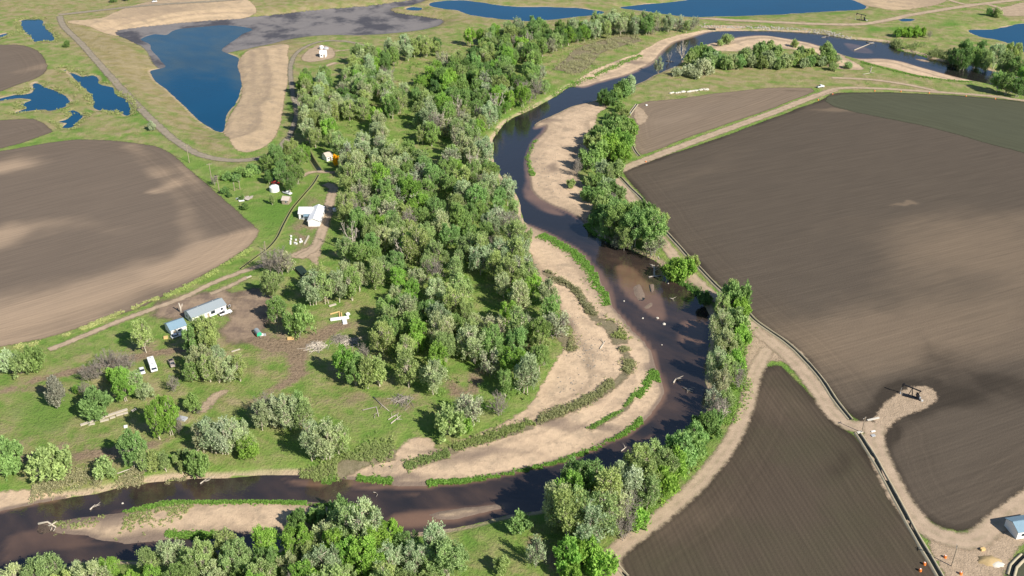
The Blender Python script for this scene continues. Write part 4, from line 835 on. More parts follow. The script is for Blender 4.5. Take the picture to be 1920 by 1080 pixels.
for x, y in low:
    u = RND.random(); wh = 'in the riverside wood opposite the island'; BIGZ.add(wh)
    if u < .07: plant('bare', x, y, RND.uniform(9, 13), 'grey', wh)
    elif u < .5: plant('green', x, y, RND.uniform(9, 15), RND.choice(['green', 'olive', 'bright']), wh)
    else: plant('pale', x, y, RND.uniform(10, 16), RND.choice(['olive', 'pale', 'olive']), wh)
at('pale', 692, 1035, 20, 'pale', label='tallest pale cottonwood leaning over the river opposite the island'); at('pale', 660, 1030, 17, 'olive', label='tall olive cottonwood beside the tallest pale one at the water')
at('willow', 560, 990, 6, 'dark', label='dark bush on the sandy island end'); at('willow', 600, 985, 7, 'green', label='green bush on the sandy island end'); at('willow', 640, 985, 9, 'green', label='taller green bush at the end of the island')
print('TREES', len(TREES), 'wood', NW, 'low', len(low))

# ------------------------------------------------------------------ scrub, bank grass and undergrowth that nobody could count
def scatter_poly(poly, n, R):
    x0, y0 = poly.min(0); x1, y1 = poly.max(0); c = np.stack([R.uniform(x0, x1, n*4), R.uniform(y0, y1, n*4)], 1)
    c = c[sdf(poly, c[:, 0], c[:, 1], 20) > 0]; return c[:n]
def scatter_line(pts, width, n, R):
    L = smooth_line(PP(pts, -.6), 1.5); i = R.integers(0, len(L)-1, n); L = L+np.stack([fbm(L[:, 0], L[:, 1], 18, 6), fbm(L[:, 0], L[:, 1], 18, 7)], 1)*width*.45; t = R.random(n)[:, None]; p = L[i]*(1-t)+L[i+1]*t
    T = L[i+1]-L[i]; T /= np.linalg.norm(T, axis=1)[:, None]+1e-9; Nn = np.stack([-T[:, 1], T[:, 0]], 1)
    wl = width*(.55+.6*vnoise(p[:, 0], p[:, 1], 12, 4)); return p+Nn*(R.normal(0, .33, n)*wl)[:, None]
def cover(name, pts, label, cat, color, ht, per, leaf, rad, elong=1.8, seed=1, thr=.40):
    """many small leafy tufts joined into one mesh"""
    R = np.random.default_rng(seed); n = len(pts)
    dens = vnoise(pts[:, 0], pts[:, 1], 7, seed); pts = pts[dens > thr]; n = len(pts)
    pts = pts[sd_at(pts) < .3]; n = len(pts); hh = ht*R.uniform(.45, 1.2, n); rr = rad*R.uniform(.5, 1.25, n); tone = R.uniform(0, 1, n)
    k = np.repeat(np.arange(n), per); m = len(k); a = R.uniform(0, 6.28, m); r = np.sqrt(R.random(m))*rr[k]; zz = R.random(m)**.7
    C = np.stack([pts[k, 0]+np.cos(a)*r*(1.05-zz*.5), pts[k, 1]+np.sin(a)*r*(1.05-zz*.5), hz(pts[k, 0], pts[k, 1])+zz*hh[k]+.05], 1)
    D = np.stack([np.cos(a)*.5, np.sin(a)*.5, np.full(m, 1.0)], 1)
    V, F, t = leaf_arrays(C, D, np.clip(tone[k]+R.normal(0, .15, m), 0, 1), leaf, R, elong)
    o = link(name, mesh_np(name, V, F, M['leaf'], {'tone': t})); o.color = (*color, 1)
    return tag(o, label, cat, kind='stuff')
RS = np.random.default_rng(77)
SCRUB = [('willow_scrub', [(1165,652),(1180,672),(1175,695),(1140,730),(1090,757),(1040,778),(1000,792)], 3.8, 1100, (0.375, 0.392, 0.204), 1.9, 'curved grey-green scrub ridge across the big sand bend'),
 ('willow_scrub', [(1020,508),(1045,525),(1075,540),(1100,570),(1118,600)], 4.5, 500, (0.339, 0.341, 0.195), 1.9, 'grey scrub strip along the top of the big sand bend'),
 ('willow_scrub', [(1115,600),(1140,605),(1155,625),(1165,645)], 8, 350, (0.366, 0.421, 0.159), 1.5, 'olive scrub patch on the crown of the sand bend'),
 ('willow_scrub', [(1000,795),(950,812),(900,826),(855,838),(840,850)], 4.2, 520, (0.329, 0.401, 0.151), 1.7, 'olive scrub between the wood end and the lower sand'),
 ('willow_scrub', [(1190,740),(1170,765),(1130,790),(1110,800),(1105,805)], 1.8, 260, (0.256, 0.421, 0.106), 1.2, 'thin green scrub line near the tip of the bend'),
 ('willow_scrub', [(60,925),(130,912),(200,905),(270,895),(350,888)], 9, 1300, (0.439, 0.421, 0.256), 1.6, 'brownish scrub along the bank left of the island'),
 ('willow_scrub', [(560,893),(620,885),(670,865),(710,852),(745,848)], 9, 1000, (0.366, 0.441, 0.177), 1.5, 'weedy scrub on the bank where the sand begins'),
 ('willow_scrub', [(760,875),(800,862),(840,850)], 4, 260, (0.293, 0.381, 0.142), 1.3, 'scrub patch inside the lower sand'),
 ('willow_scrub', [(1060,135),(1085,115),(1105,95),(1150,80),(1190,70)], 26, 2300, (0.458, 0.452, 0.266), 2.4, 'grey-brown thicket above the north sand bar'),
 ('willow_scrub', [(1075,660),(1060,640),(1050,620),(1056,590)], 5, 350, (0.366, 0.381, 0.195), 2.0, 'grey scrub along the wood edge by the sand'),
 ('willow_scrub', [(1590,76),(1640,82),(1680,88),(1740,98),(1790,115),(1840,132)], 12, 1200, (0.293, 0.350, 0.151), 2.4, 'olive scrub along the far river bank'),
 ('willow_scrub', [(1000,212),(1040,190),(1000,200),(950,228),(930,250)], 5, 400, (0.348, 0.461, 0.159), 2.2, 'bushy verge along the upper left river bank'),
 ('willow_scrub', [(1320,560),(1310,548),(1290,536),(1262,526)], 4, 260, (0.183, 0.341, 0.088), 1.6, 'dark green verge under the outer bend bushes'),
 ('willow_scrub', [(1385,620),(1392,680),(1380,750),(1345,815),(1290,875),(1240,925),(1190,980)], 7, 1100, (0.312, 0.471, 0.124), 1.5, 'green weedy verge between outer bend trees and field road'),
 ('willow_scrub', [(1000,330),(990,290),(1005,262)], 3, 160, (0.238, 0.441, 0.088), 1.3, 'green fringe on the upstream edge of the east sand bar'),
 ('willow_scrub', [(100,988),(200,978),(300,965),(360,960)], 12, 500, (0.366, 0.421, 0.177), .8, 'weedy growth over the island head'),
 ('willow_scrub', [(300,560),(200,600),(100,640),(20,655)], 3.0, 700, (0.549, 0.582, 0.266), .8, 'dry weeds between the left field and the farm track'),
 ('willow_scrub', [(470,470),(420,505),(340,545),(300,562)], 3.0, 500, (0.476, 0.562, 0.212), .8, 'weeds along the field edge near the farm ditch'),
]
for i, (nm, pts, wd, n, c, ht, lab) in enumerate(SCRUB):
    cover(nm, scatter_line(pts, wd, int(n*1.7), RS), lab, 'scrub', c, ht*(1.3 if i == 10 else .62), 13, .24 if i != 10 else .4, .55 if i != 10 else 1.1, 2.0, 50+i)
    if i in (0, 1, 2, 3, 4, 6, 7, 8, 9): ribbon('scrub_ground', pts, wd*.8, M['scrub_floor'], .09, 7, True)
GRASS = [([(1012,438),(1050,452),(1085,478),(1115,515),(1140,550),(1152,572)], 7, 2600, 'bright green grass strip along the upper edge of the sand bend'),
 ([(1228,690),(1240,718),(1238,748),(1205,788),(1150,822),(1100,847),(1030,870),(960,889),(880,901),(800,906)], 2.4, 3200, 'bright green grass rim along the water of the bend'),
 ([(1225,695),(1210,725),(1195,745)], 3.5, 450, 'green grass tongue at the tip of the bend'), ([(230,958),(330,941),(440,938),(560,941),(690,949)], 2.6, 2200, 'bright green grass along the upper island edge'),
 ([(310,1003),(370,1003),(430,998)], 2.6, 600, 'green grass along the lower island edge'), ([(670,896),(700,898),(735,903)], 2.6, 400, 'green grass patch where the lower sand meets the water'),
 ([(1200,104),(1150,125),(1100,148),(1072,160),(1040,180)], 5, 900, 'green grass along the back of the north sand bar'), ([(1675,88),(1700,98),(1740,106)], 5, 500, 'bright grass on the far river bank'),
 ([(1245,498),(1270,520),(1300,545)], 4, 500, 'green grass on the narrow bank by the dead snag'), ([(1610,118),(1680,135),(1740,148),(1820,156)], 4, 500, 'green grass behind the far sand bar'),
 ([(600,900),(615,902),(630,900)], 4, 300, 'green tuft where the bank juts into the river'), ([(1100,420),(1120,440),(1150,455)], 4, 400, 'green grass below the big river clump')]
for i, (pts, wd, n, lab) in enumerate(GRASS): cover('bank_grass', scatter_line(pts, wd, int(n*1.4), RS), lab, 'grass', (.23, .41, .085), .5, 6, .32, .45, 1.9, 90+i, .2)
cover('undergrowth', scatter_poly(PP(WOOD), 2600, RS), 'low green undergrowth between the trunks of the big wood', 'undergrowth', (.27, .40, .12), 1.8, 14, .42, 1.0, 1.7, 120)
cover('undergrowth', scatter_poly(PP(LOW), 500, RS), 'low green undergrowth below the riverside wood', 'undergrowth', (.25, .38, .11), 1.8, 14, .42, 1.0, 1.7, 121)

for i, (z, lab, s) in enumerate(pond_data[:5]):
    m_ = (s < -.3) & (s > -4.5) & (far < .1); k_ = np.nonzero(m_.ravel())[0]; pk = RS.choice(k_, min(len(k_)*3, 1600)); pp = np.stack([GX.ravel()[pk]+RS.normal(0, .8, len(pk)), GY.ravel()[pk]+RS.normal(0, .8, len(pk))], 1)
    cover('pond_reeds', pp, 'dry tan and green reeds round the '+lab.split(' pond')[0]+' pond', 'reeds', (.36, .39, .17), .8, 7, .4, .7, 2.4, 150+i, .45)

# ------------------------------------------------------------------ buildings
def frame(pa, pb):
    a = G(*pa); b = G(*pb); return a, math.atan2(b[1]-a[1], b[0]-a[0]), math.hypot(b[0]-a[0], b[1]-a[1])
def gable(name, label, cat, pa, pb, W, h, rise, wall, roof, wins=(), door=None, over=.35, endwins=(), L=None, group=None):
    """a gabled building: front left corner pa, front right corner pb, depth W behind the front"""
    a, r, L0 = frame(pa, pb); L = L or L0
    t = thing(name, label, cat, a, r, group)
    MB().prism([(0, -.4), (W, -.4), (W, h), (W/2, h+rise), (0, h)], 0, L).build('wall', M[wall], t)
    sl = rise/(W/2); o = over; th = .16
    rf = MB()
    rf.prism([(-o, h-o*sl+.03), (W/2, h+rise+.03), (W/2, h+rise+.03+th), (-o, h-o*sl+.03+th)], -o, L+o)
    rf.prism([(W+o, h-o*sl+.03), (W+o, h-o*sl+.03+th), (W/2+.002, h+rise+.03+th), (W/2+.002, h+rise+.03)], -o, L+o)
    ro = rf.build('roof', M[roof], t); MB().box(-o, L+o, W/2-.14, W/2+.14, h+rise+.03+th*.7, h+rise+.1+th).build('ridge_cap', M[roof], ro)
    for x, z, ww, wh in wins:
        wn = MB().box(x-ww/2-.08, x+ww/2+.08, -.05, -.003, z-wh/2-.08, z+wh/2+.08).build('window', M['white_metal'], t)
        MB().box(x-ww/2, x+ww/2, -.07, -.052, z-wh/2, z+wh/2).build('pane', M['glass'], wn)
    for y, z, ww, wh in endwins:
        wn = MB().box(-.05, -.003, y-ww/2-.08, y+ww/2+.08, z-wh/2-.08, z+wh/2+.08).build('window', M['white_metal'], t)
        MB().box(-.07, -.052, y-ww/2, y+ww/2, z-wh/2, z+wh/2).build('pane', M['glass'], wn)
    if door:
        x, ww, wh = door; d = MB().box(x-ww/2, x+ww/2, -.06, -.003, 0, wh).build('door', M['wood'], t); MB().box(x+ww*.3, x+ww*.38, -.10, -.062, .95, 1.05).build('handle', M['steel'], d)
    return t, L
t, L = gable('mobile_home', 'long white single-storey home with grey shingled gable roof', 'house', (362,607), (425,582), 7.0, 2.9, 1.5, 'white', 'roof_grey', ((4, 1.7, 1.0, 1.0), (9.4, 1.75, 1.9, 1.4), (13.5, 1.7, 1.0, 1.0), (17, 1.7, .9, .9)), (7.2, 1.0, 2.1), endwins=((2.2, 1.7, .9, 1.0), (4.8, 1.7, .9, 1.0)))
MB().box(6.4, 8.0, -1.3, -.08, -.3, .25).box(6.6, 7.8, -1.7, -1.32, -.3, .1).build('door_step', M['wood'], t)
for x in (5, 12): MB().tube([(x, 4.6, 3.4), (x, 4.6, 4.5)], .14, 8).build('vent_pipe', M['steel'], t)
gable('garden_shed', 'small white shed with blue-grey metal roof under a tree', 'shed', (322,630), (351,620), 6.5, 2.8, 1.5, 'white', 'roof_blue', ((3.4, 1.6, 1.1, .9),), (1.6, 1.1, 2.0))
# white house: two wings and a lean-to
ht_, L = gable('white_house', 'white L-shaped house with white metal roofs beside the sandy lane', 'house', (561,411), (584,411), 7.0, 3.2, 1.7, 'white', 'white_metal', ((1.6, 1.8, 1.1, 1.2), (3.4, 1.8, 1.0, 1.2)), (5.4, 1.1, 2.1))
wx = L+.02
def wing(root, x0, x1, y0, y1, h, rise):
    xm = (x0+x1)/2; MB().prism([(x0, -.4), (x1, -.4), (x1, h), (xm, h+rise), (x0, h)], y0, y1, 'y').build('wing_wall', M['white'], root)
    sl = rise/((x1-x0)/2); o = .4; rf = MB()
    rf.prism([(x0-o, h-o*sl+.03), (x0-o, h-o*sl+.2), (xm, h+rise+.2), (xm, h+rise+.03)], y0-o, y1+o, 'y'); rf.prism([(x1+o, h-o*sl+.03), (xm+.002, h+rise+.03), (xm+.002, h+rise+.2), (x1+o, h-o*sl+.2)], y0-o, y1+o, 'y')
    rf.build('wing_roof', M['white_metal'], root)
wing(ht_, wx, wx+5.6, -8.6, 7.2, 3.3, 1.3)
for y in (-6, -2, 3):
    wn = MB().box(wx+5.603, wx+5.65, y-.7, y+.7, 1.1, 2.3).build('window', M['white_metal'], ht_); MB().box(wx+5.652, wx+5.67, y-.6, y+.6, 1.2, 2.2).build('pane', M['glass'], wn)
MB().prism([(-1.9, 2.35), (0-.01, 2.75), (0-.01, 2.87), (-1.9, 2.47)], L-3.6, L-.45).build('porch_roof', M['roof_blue'], ht_)
for x in (L-3.4, L-.7): MB().tube([(x, -1.75, -.2), (x, -1.75, 2.38)], .08, 6).build('porch_post', M['white'], ht_)
gable('garden_shed', 'little hut with streaked pale roof on the farmstead lawn', 'shed', (529,383), (541,384), 4.6, 2.4, 1.1, 'wood', 'roof_rust', ((2.2, 1.4, .8, .8),), (1.0, .9, 1.9))
gable('barn', 'little grey-roofed barn beside the yellow flowering bush', 'barn', (613,303), (624,300), 5.5, 2.8, 1.4, 'white', 'roof_rust', ((1.0, 1.5, .8, .8),), (2.4, 1.2, 2.1))
gable('pump_house', 'white metal pump house on the bare pink sand pad', 'shed', (600,108), (611,108), 6.0, 3.2, 1.2, 'white_metal', 'white_metal', ((1.2, 1.6, .9, .9),), (3.2, 1.2, 2.2))
tb, L = gable('workshop', 'white workshop with pale blue roof in the dirt yard', 'workshop', (1905,1012), (1960,1003), 6.0, 3.2, 1.3, 'white', 'roof_blue', ((2, 1.7, 1.0, 1.0), (5, 1.7, 1.0, 1.0)), (3.5, 1.1, 2.1))
def tank(px, py, r, h, mat, label, lid=True, group=None):
    x, y, z = G(px, py); t = thing('water_tank', label, 'tank', (x, y, z), 0, group); n = 20
    pr = [(r, -.2), (r, h), (r*.55, h+r*.28), (.06, h+r*.36)]; m = MB()
    for i, (rr, zz) in enumerate(pr):
        for j in range(n): a = 6.2832*j/n; m.v.append((rr*math.cos(a), rr*math.sin(a), zz))
    for i in range(3):
        for j in range(n): m.f.append((i*n+j, i*n+(j+1) % n, (i+1)*n+(j+1) % n, (i+1)*n+j))
    m.f.append(tuple(3*n+j for j in range(n))); m.build('shell', M[mat], t)
    if lid: MB().tube([(0, 0, h+r*.33), (0, 0, h+r*.33+.25)], r*.25, 10).build('hatch', M['steel'], t)
    return t
tank(515, 358, 2.6, 2.6, 'white', 'round white tank with domed top under the farmstead trees')
tank(603, 92, 1.6, 2.2, 'white', 'white tank inside the dark ring above the pump house'); tank(611, 92, 2.2, .9, 'steel', 'low dark round basin above the pump house')
tank(628, 395, 1.1, 1.2, 'white', 'small white tank across the sandy lane from the house')

# ------------------------------------------------------------------ vehicles
def vehicle(name, label, cat, px, py, toward, paint, kind='car', group=None):
    a = G(px, py); b = G(*toward); r = math.atan2(b[1]-a[1], b[0]-a[0])
    t = thing(name, label, cat, (a[0], a[1], a[2]+.12), r, group)
    if kind == 'van':
        L, Wd, Hh = 8.2, 2.4, 2.9
        bd = MB().prism([(-L/2, .55), (L/2-.2, .55), (L/2, .9), (L/2-.05, 1.5), (L/2-.55, 2.3), (L/2-1.0, Hh), (-L/2+.15, Hh), (-L/2, Hh-.2)], -Wd/2, Wd/2, 'y').build('body', M[paint], t, bevel=.08)
        MB().prism([(L/2-.06, 1.56), (L/2-.03, 1.58), (L/2-.50, 2.28), (L/2-.53, 2.24)], -Wd/2+.2, Wd/2-.2, 'y').build('windscreen', M['glass'], t)
        for s in (-1, 1):
            for x in (-2.6, -.4, 1.6): MB().box(x-.55, x+.55, s*Wd/2-.02 if s < 0 else s*Wd/2+.003, s*Wd/2-.003 if s < 0 else s*Wd/2+.02, 1.5, 2.2).build('side_window', M['glass'], t)
        MB().box(-1.2, -.2, -.4, .4, Hh+.002, Hh+.3).build('roof_unit', M['white_metal'], t); MB().box(1.2, 1.8, -.3, .3, Hh+.002, Hh+.12).build('roof_vent', M['steel'], t); MB().box(-3.2, -2.6, -.3, .3, Hh+.002, Hh+.12).build('roof_vent', M['steel'], t)
        ax = (2.6, -2.3); wr = .45; wy = Wd/2-.16
    elif kind == 'pickup':
        L, Wd = 5.4, 1.9
        MB().prism([(-L/2, .45), (L/2, .45), (L/2, .95), (L/2-.15, 1.1), (-L/2, 1.1)], -Wd/2, Wd/2, 'y').build('body', M[paint], t, bevel=.06)
        MB().prism([(-.3, 1.102), (1.5, 1.102), (.95, 1.75), (-.2, 1.75)], -Wd/2+.12, Wd/2-.12, 'y').build('cab', M[paint], t, bevel=.05)
        MB().prism([(1.33, 1.2), (1.47, 1.16), (1.0, 1.72), (.93, 1.70)], -Wd/2+.2, Wd/2-.2, 'y').build('windscreen', M['glass'], t)
        MB().box(-L/2+.12, -.4, -Wd/2+.15, Wd/2-.15, 1.103, 1.13).build('bed', M['black_metal'], t); ax = (1.7, -1.6); wr = .38; wy = Wd/2-.1
    else:
        L, Wd = 4.4, 1.8
        MB().prism([(-L/2, .38), (L/2, .38), (L/2, .75), (L/2-.2, .92), (-L/2, .95)], -Wd/2, Wd/2, 'y').build('body', M[paint], t, bevel=.07)
        MB().prism([(-1.85, .952), (1.05, .925), (.35, 1.45), (-1.3, 1.47)], -Wd/2+.1, Wd/2-.1, 'y').build('cabin', M['glass'], t, bevel=.05)
        MB().box(-1.22, .32, -Wd/2+.14, Wd/2-.14, 1.45, 1.51).build('roof', M[paint], t, bevel=.03); ax = (1.35, -1.3); wr = .33; wy = Wd/2-.08
    for x in ax:
        for s in (-1, 1):
            wh = MB().wheel((x, s*wy, wr-.12), wr, .22).build('wheel', M['tyre'], t); MB().wheel((x, s*(wy+.113), wr-.12), wr*.55, .02).build('rim', M['steel'], wh)
    for s in (-1, 1): MB().box(L/2-.02, L/2+.03, s*Wd*.33-.16, s*Wd*.33+.16, .66, .8).build('headlight', M['steel'], t)
    return t
vehicle('camper_van', 'long white camper van parked on the bare meadow', 'van', 287, 690, (293,706), 'white_metal', 'van')
vehicle('parked_car', 'small white car with dark glass next to the camper van', 'car', 267, 698, (272,712), 'white_metal')
vehicle('parked_car', 'tan pickup truck on bare soil right of the camper van', 'car', 323, 684, (329,697), 'car_tan', 'pickup')
vehicle('parked_car', 'white pickup truck parked against the long white home', 'car', 423, 589, (432,586), 'white_metal', 'pickup')
vehicle('parked_car', 'white car parked in front of the blue roofed shed', 'car', 331, 632, (337,630), 'white_metal')
vehicle('parked_car', 'white van-sized car beside the round white tank', 'car', 539, 364, (545,366), 'white_metal', 'pickup')
vehicle('parked_car', 'blue car in the shade of the farmstead trees', 'car', 512, 341, (518,344), 'blue'); vehicle('parked_car', 'red car between the farmstead trees', 'car', 517, 345, (523,346), 'red'); vehicle('parked_car', 'white and blue pickup behind the round tank', 'car', 501, 338, (503,344), 'white_metal', 'pickup')
vehicle('parked_car', 'pale pickup truck at the far edge of the tan field', 'car', 1538, 164, (1545,163), 'white_metal', 'pickup'); vehicle('parked_car', 'dark pickup truck beside the white workshop', 'car', 1903, 990, (1908,980), 'black_metal', 'pickup')
vehicle('parked_car', 'white car on the far top road', 'car', 290, 4, (297,3), 'white_metal')
# little green vendor trailer with clutter round it
x, y, z = G(484, 628); t = thing('utility_trailer', 'green ended trailer with curved grey cover in the churned yard', 'trailer', (x, y, z+.1), math.radians(-58))
pr = [(-1.0, .5), (1.0, .5), (1.0, 1.5)]+[(math.cos(a)*1.0, 1.5+math.sin(a)*.75) for a in np.linspace(.2, math.pi-.2, 7)]+[(-1.0, 1.5)]
MB().prism(pr, -1.9, 1.9).build('cover', M['roof_grey'], t); MB().prism([(u*.98, v*.995) for u, v in pr], 1.91, 1.97).build('end_panel', M['green_paint'], t)
for s in (-1, 1): MB().wheel((0, s*1.08, .3), .35, .18, 'y').build('wheel', M['tyre'], t)
MB().bar((1.97, 0, .5), (3.2, 0, .4), .1, .1).build('drawbar', M['steel'], t)
def crate(px, py, sx, sy, sz, mat, label, cat='box', name='storage_box', rz=0.3, group=None):
    x, y, z = G(px, py); t = thing(name, label, cat, (x, y, z), rz, group)
    MB().box(-sx/2, sx/2, -sy/2, sy/2, -.1, sz).build('box', M[mat], t, bevel=.03); MB().box(-sx/2-.04, sx/2+.04, -sy/2-.04, sy/2+.04, sz+.002, sz+.09).build('lid', M[mat], t, bevel=.02); return t
crate(482, 630, 1.0, 1.0, .9, 'orange', 'orange bin beside the green trailer'); crate(491, 629, 1.4, .9, .6, 'white', 'white box beside the green trailer'); crate(477, 624, .9, .9, .8, 'yellow', 'yellow crate behind the green trailer'); crate(497, 629, .7, .7, .7, 'steel', 'grey bin beyond the white box at the trailer')
crate(545, 635, 2.6, 1.8, .35, 'yellow', 'flat pale pallet box beside the leafy rounded tree', 'pallet', 'pallet_box', .2); crate(311, 634, 1.6, 1.4, .6, 'yellow', 'yellow bale beside the blue roofed shed', 'bale', 'straw_bale'); crate(258, 706, 2.2, 1.9, .9, 'white', 'square white box near the small white car'); crate(342, 786, 3.2, 2.2, .5, 'steel', 'pale grey low tank lying by the vivid green pair', rz=-.3); crate(236, 801, 1.2, 1.0, .5, 'white', 'small white box on the meadow below the planks'); crate(1178, 213, 2.6, 1.8, .7, 'roof_blue', 'pale blue box on grass by the tan field end'); crate(1212, 198, 1.2, 1.0, .6, 'white', 'tiny white box near the tan field ditch')
crate(601, 127, 1.2, 1.0, .6, 'white', 'small white box on the second sand patch'); crate(712, 258, 1.6, 1.2, .7, 'white', 'white box lying in the wood clearing'); crate(1612, 812, 2.2, .8, .5, 'rock', 'pale concrete headgate of the straight ditch'); crate(1637, 810, 1.6, .5, .4, 'white', 'first small white frame at the track junction'); crate(1637, 818, 1.4, 1.0, .4, 'steel', 'second small pale frame at the track junction'); crate(1842, 1032, 1.4, .8, .8, 'yellow', 'pale yellow crate on the gold straw heap')
# beehives on the bare ground below the white house
for i, (a, b) in enumerate(((546,444),(546,449),(545,454),(545,458),(555,451),(553,457),(556,458),(564,450),(563,455),(566,454))):
    x, y, z = G(a, b); t = thing('beehive', 'white box beehive on bare ground below the white house', 'beehive', (x, y, z), RND.uniform(-.3, .3), 'beehives on the bare ground'); t.scale = (.72, .72, .72)
    MB().box(-.5, .5, -.45, .45, .0, .5).build('brood_box', M['white'], t); MB().box(-.48, .48, -.43, .43, .503, .95).build('honey_box', M['white'], t); MB().box(-.56, .56, -.5, .5, .953, 1.06).build('lid', M['white_metal'], t); MB().box(-.55, .55, -.5, .5, -.15, -.003).build('stand', M['wood'], t)
# netted garden bed
a, r, L = frame((551,506), (574,530)); t = thing('garden_bed', 'long black netted garden bed by the track fork', 'garden bed', a, r)
MB().box(0, L, 0, 4.2, 0, .3).build('bed_frame', M['wood'], t)
for x in np.linspace(.2, L-.2, 8): MB().tube([(x, .15, .3), (x, .3, 1.2), (x, 2.1, 1.5), (x, 3.9, 1.2), (x, 4.05, .3)], .06, 5).build('hoop', M['black_metal'], t)
MB().prism([(.1, .302), (4.1, .302), (3.95, 1.25), (2.1, 1.56), (.25, 1.25)], .1, L-.1).build('netting', M['net'], t)
# lumber: planks by the meadow, white covered stack, logs
def plank(pa, pb, w, h, mat, label, cat='plank', name='plank', z=.12, group=None):
    a = G(*pa); b = G(*pb); t = thing(name, label, cat, a, 0, group)
    m = MB().bar((0, 0, z), (b[0]-a[0], b[1]-a[1], b[2]-a[2]+z), w, h); m.build('board', M[mat], t); return t
for i, (pa, pb, w_) in enumerate((((151,798),(196,783),1.0),((197,782),(239,768),1.0),((166,797),(178,795),.7),((188,791),(204,787),.8),((206,785),(216,782),.8),((218,780),(240,774),.8),((247,772),(256,767),.9))): plank(pa, pb, w_, .45, 'deadwood', ('long white beam laid end to end on the meadow' if i < 2 else 'short white beam in the line beside the long beams'), 'beam', 'beam', .2, 'white beams laid out on the meadow')
for pa, pb in (((619,590),(637,585)),((636,585),(637,596)),((640,587),(641,596))): plank(pa, pb, .5, .35, 'yellow', 'yellow timber in the pile on the bare clearing', 'timber', 'timber', .3, 'yellow timbers of the lumber pile')
x, y, z = G(640, 598); t = thing('covered_stack', 'white sheeted stack with a cross shape on the bare clearing', 'stack', (x, y, z), .25)
MB().box(-4.6, 3.2, -.7, .7, -.1, .8).build('long_sheet', M['white_metal'], t, bevel=.12); MB().box(.2, 2.0, -4.6, -.72, -.1, .55).build('cross_sheet', M['white_metal'], t, bevel=.1); MB().lump((3.0, 2.4, .6), 1.2, 4).build('bundle', M['white'], t)
for pa, pb in (((352,675),(372,669)),((356,678),(376,672))): plank(pa, pb, .4, .3, 'yellow', 'pale rail lying below the broad leafy tree', 'rail', 'rail', .2, 'rails lying below the leafy tree')
plank((434,660), (450,655), .6, .3, 'deadwood', 'white board lying alone right of the broad leafy tree'); plank((462,522), (471,518), .8, .5, 'deadwood', 'white trough beside the farm track'); plank((571,470-12), (579,443), .7, .7, 'deadwood', 'pale long trough beside the beehives', 'trough', 'trough'); plank((617,575), (630,571), .9, .7, 'deadwood', 'pale log in shade under the grove'); plank((1626,789), (1648,784), .7, .5, 'rock', 'pale plank at the pump pad entrance')
for i, (a, b) in enumerate(((447,372),(450,375),(453,377),(456,374),(452,371),(461,372),(465,371),(468,374),(472,371),(463,376))):
    x, y, z = G(a, b); t = thing('sheet_panel', 'pale sheet panel dumped at the farmstead corner', 'panel', (x, y, z+.1+.07*i), RND.uniform(0, 3), 'sheet panels dumped at the farmstead'); o = MB().box(-1.4, 1.4, -.8, .8, 0, .06).build('panel', M['white' if i < 5 else 'roof_rust'], t); o.rotation_euler = (RND.uniform(-.15, .15), RND.uniform(-.1, .1), 0)
def log(pts, r, label, group=None, limbs=0, mat='deadwood', z=.25, name='log'):
    g = [G(*p) for p in pts]; o = g[0]; t = thing(name, label, 'log', o, 0, group)
    pl = [(q[0]-o[0], q[1]-o[1], max(q[2], ZW if True else 0)-o[2]+z) for q in g]
    zz = [p[2] for p in pl]; pl = [(p[0], p[1], (max(z_ + o[2], ZW+.12)-o[2])) for p, z_ in zip(pl, zz)]
    r *= .72
    MB().tube(pl, [r*(1-.55*i/max(1, len(pl)-1)) for i in range(len(pl))], 7).build('stem', M[mat], t, True)
    R = random.Random(len(label)+int(pts[0][0]))
    for k in range(limbs):
        u = R.uniform(.35, .95); p = Vector(pl[0]).lerp(Vector(pl[-1]), u); d = (Vector(pl[-1])-Vector(pl[0])).normalized(); s = d.cross(Vector((0, 0, 1)))*R.choice((-1, 1))
        MB().tube([p, p+d*R.uniform(.4, 1.2)+s*R.uniform(.5, 1.2)+Vector((0, 0, .3)), p+d*R.uniform(1, 2.2)+s*R.uniform(1.2, 2.6)+Vector((0, 0, R.uniform(.2, .9)))], [r*.5, r*.35, r*.15], 5).build('limb', M[mat], t, True)
    return t
log([(1226,523),(1226,510),(1227,500)], .55, 'white dead snag sticking out of the river', None, 5); log([(1216,525),(1228,523),(1240,520)], .5, 'pale log lying across the foot of the white snag', None, 2)
log([(1255,565),(1262,567)], .35, 'pale snag in the river shallows', None, 2); log([(1262,724),(1267,716)], .5, 'white curved log in the shaded outer bend water', None, 2); log([(1280,733),(1298,742)], .35, 'white branchy log tangle in the outer bend water', None, 4); log([(1188,849),(1193,838)], .4, 'straight white log at the lower bend tree shade', None, 0); log([(1164,853),(1174,845)], .3, 'thin pale log beside the straight white one', None, 1)
log([(170,960),(180,953)], .4, 'whitish snag left of the island', None, 2); log([(376,910),(388,898)], .35, 'pale snag under the upper bank opposite the island', None, 3); log([(220,889),(248,879)], .35, 'long pale log on the bank by the rounded green tree', None, 0); log([(240,886),(258,876)], .3, 'short pale log beside the long one on the bank', None, 0); log([(357,850),(377,843)], .3, 'pale log at the foot of the pale bank cottonwoods', None, 0); log([(1222,455),(1236,485)], .4, 'long pale fallen trunk below the big river clump', None, 1); log([(1125,655),(1135,640)], .45, 'grey driftwood trunk on the sand bend crown', None, 2)
log([(680,770),(706,764),(710,782)], .35, 'bent grey fallen branch on the open meadow', None, 2); log([(700,745),(718,762),(730,772)], .3, 'thin grey fallen branch above the bent one', None, 1); log([(733,795),(752,780)], .35, 'pale straight branch on the meadow near the wood', None, 3); log([(728,788),(748,775)], .3, 'grey branch beside the pale straight one', None, 2)
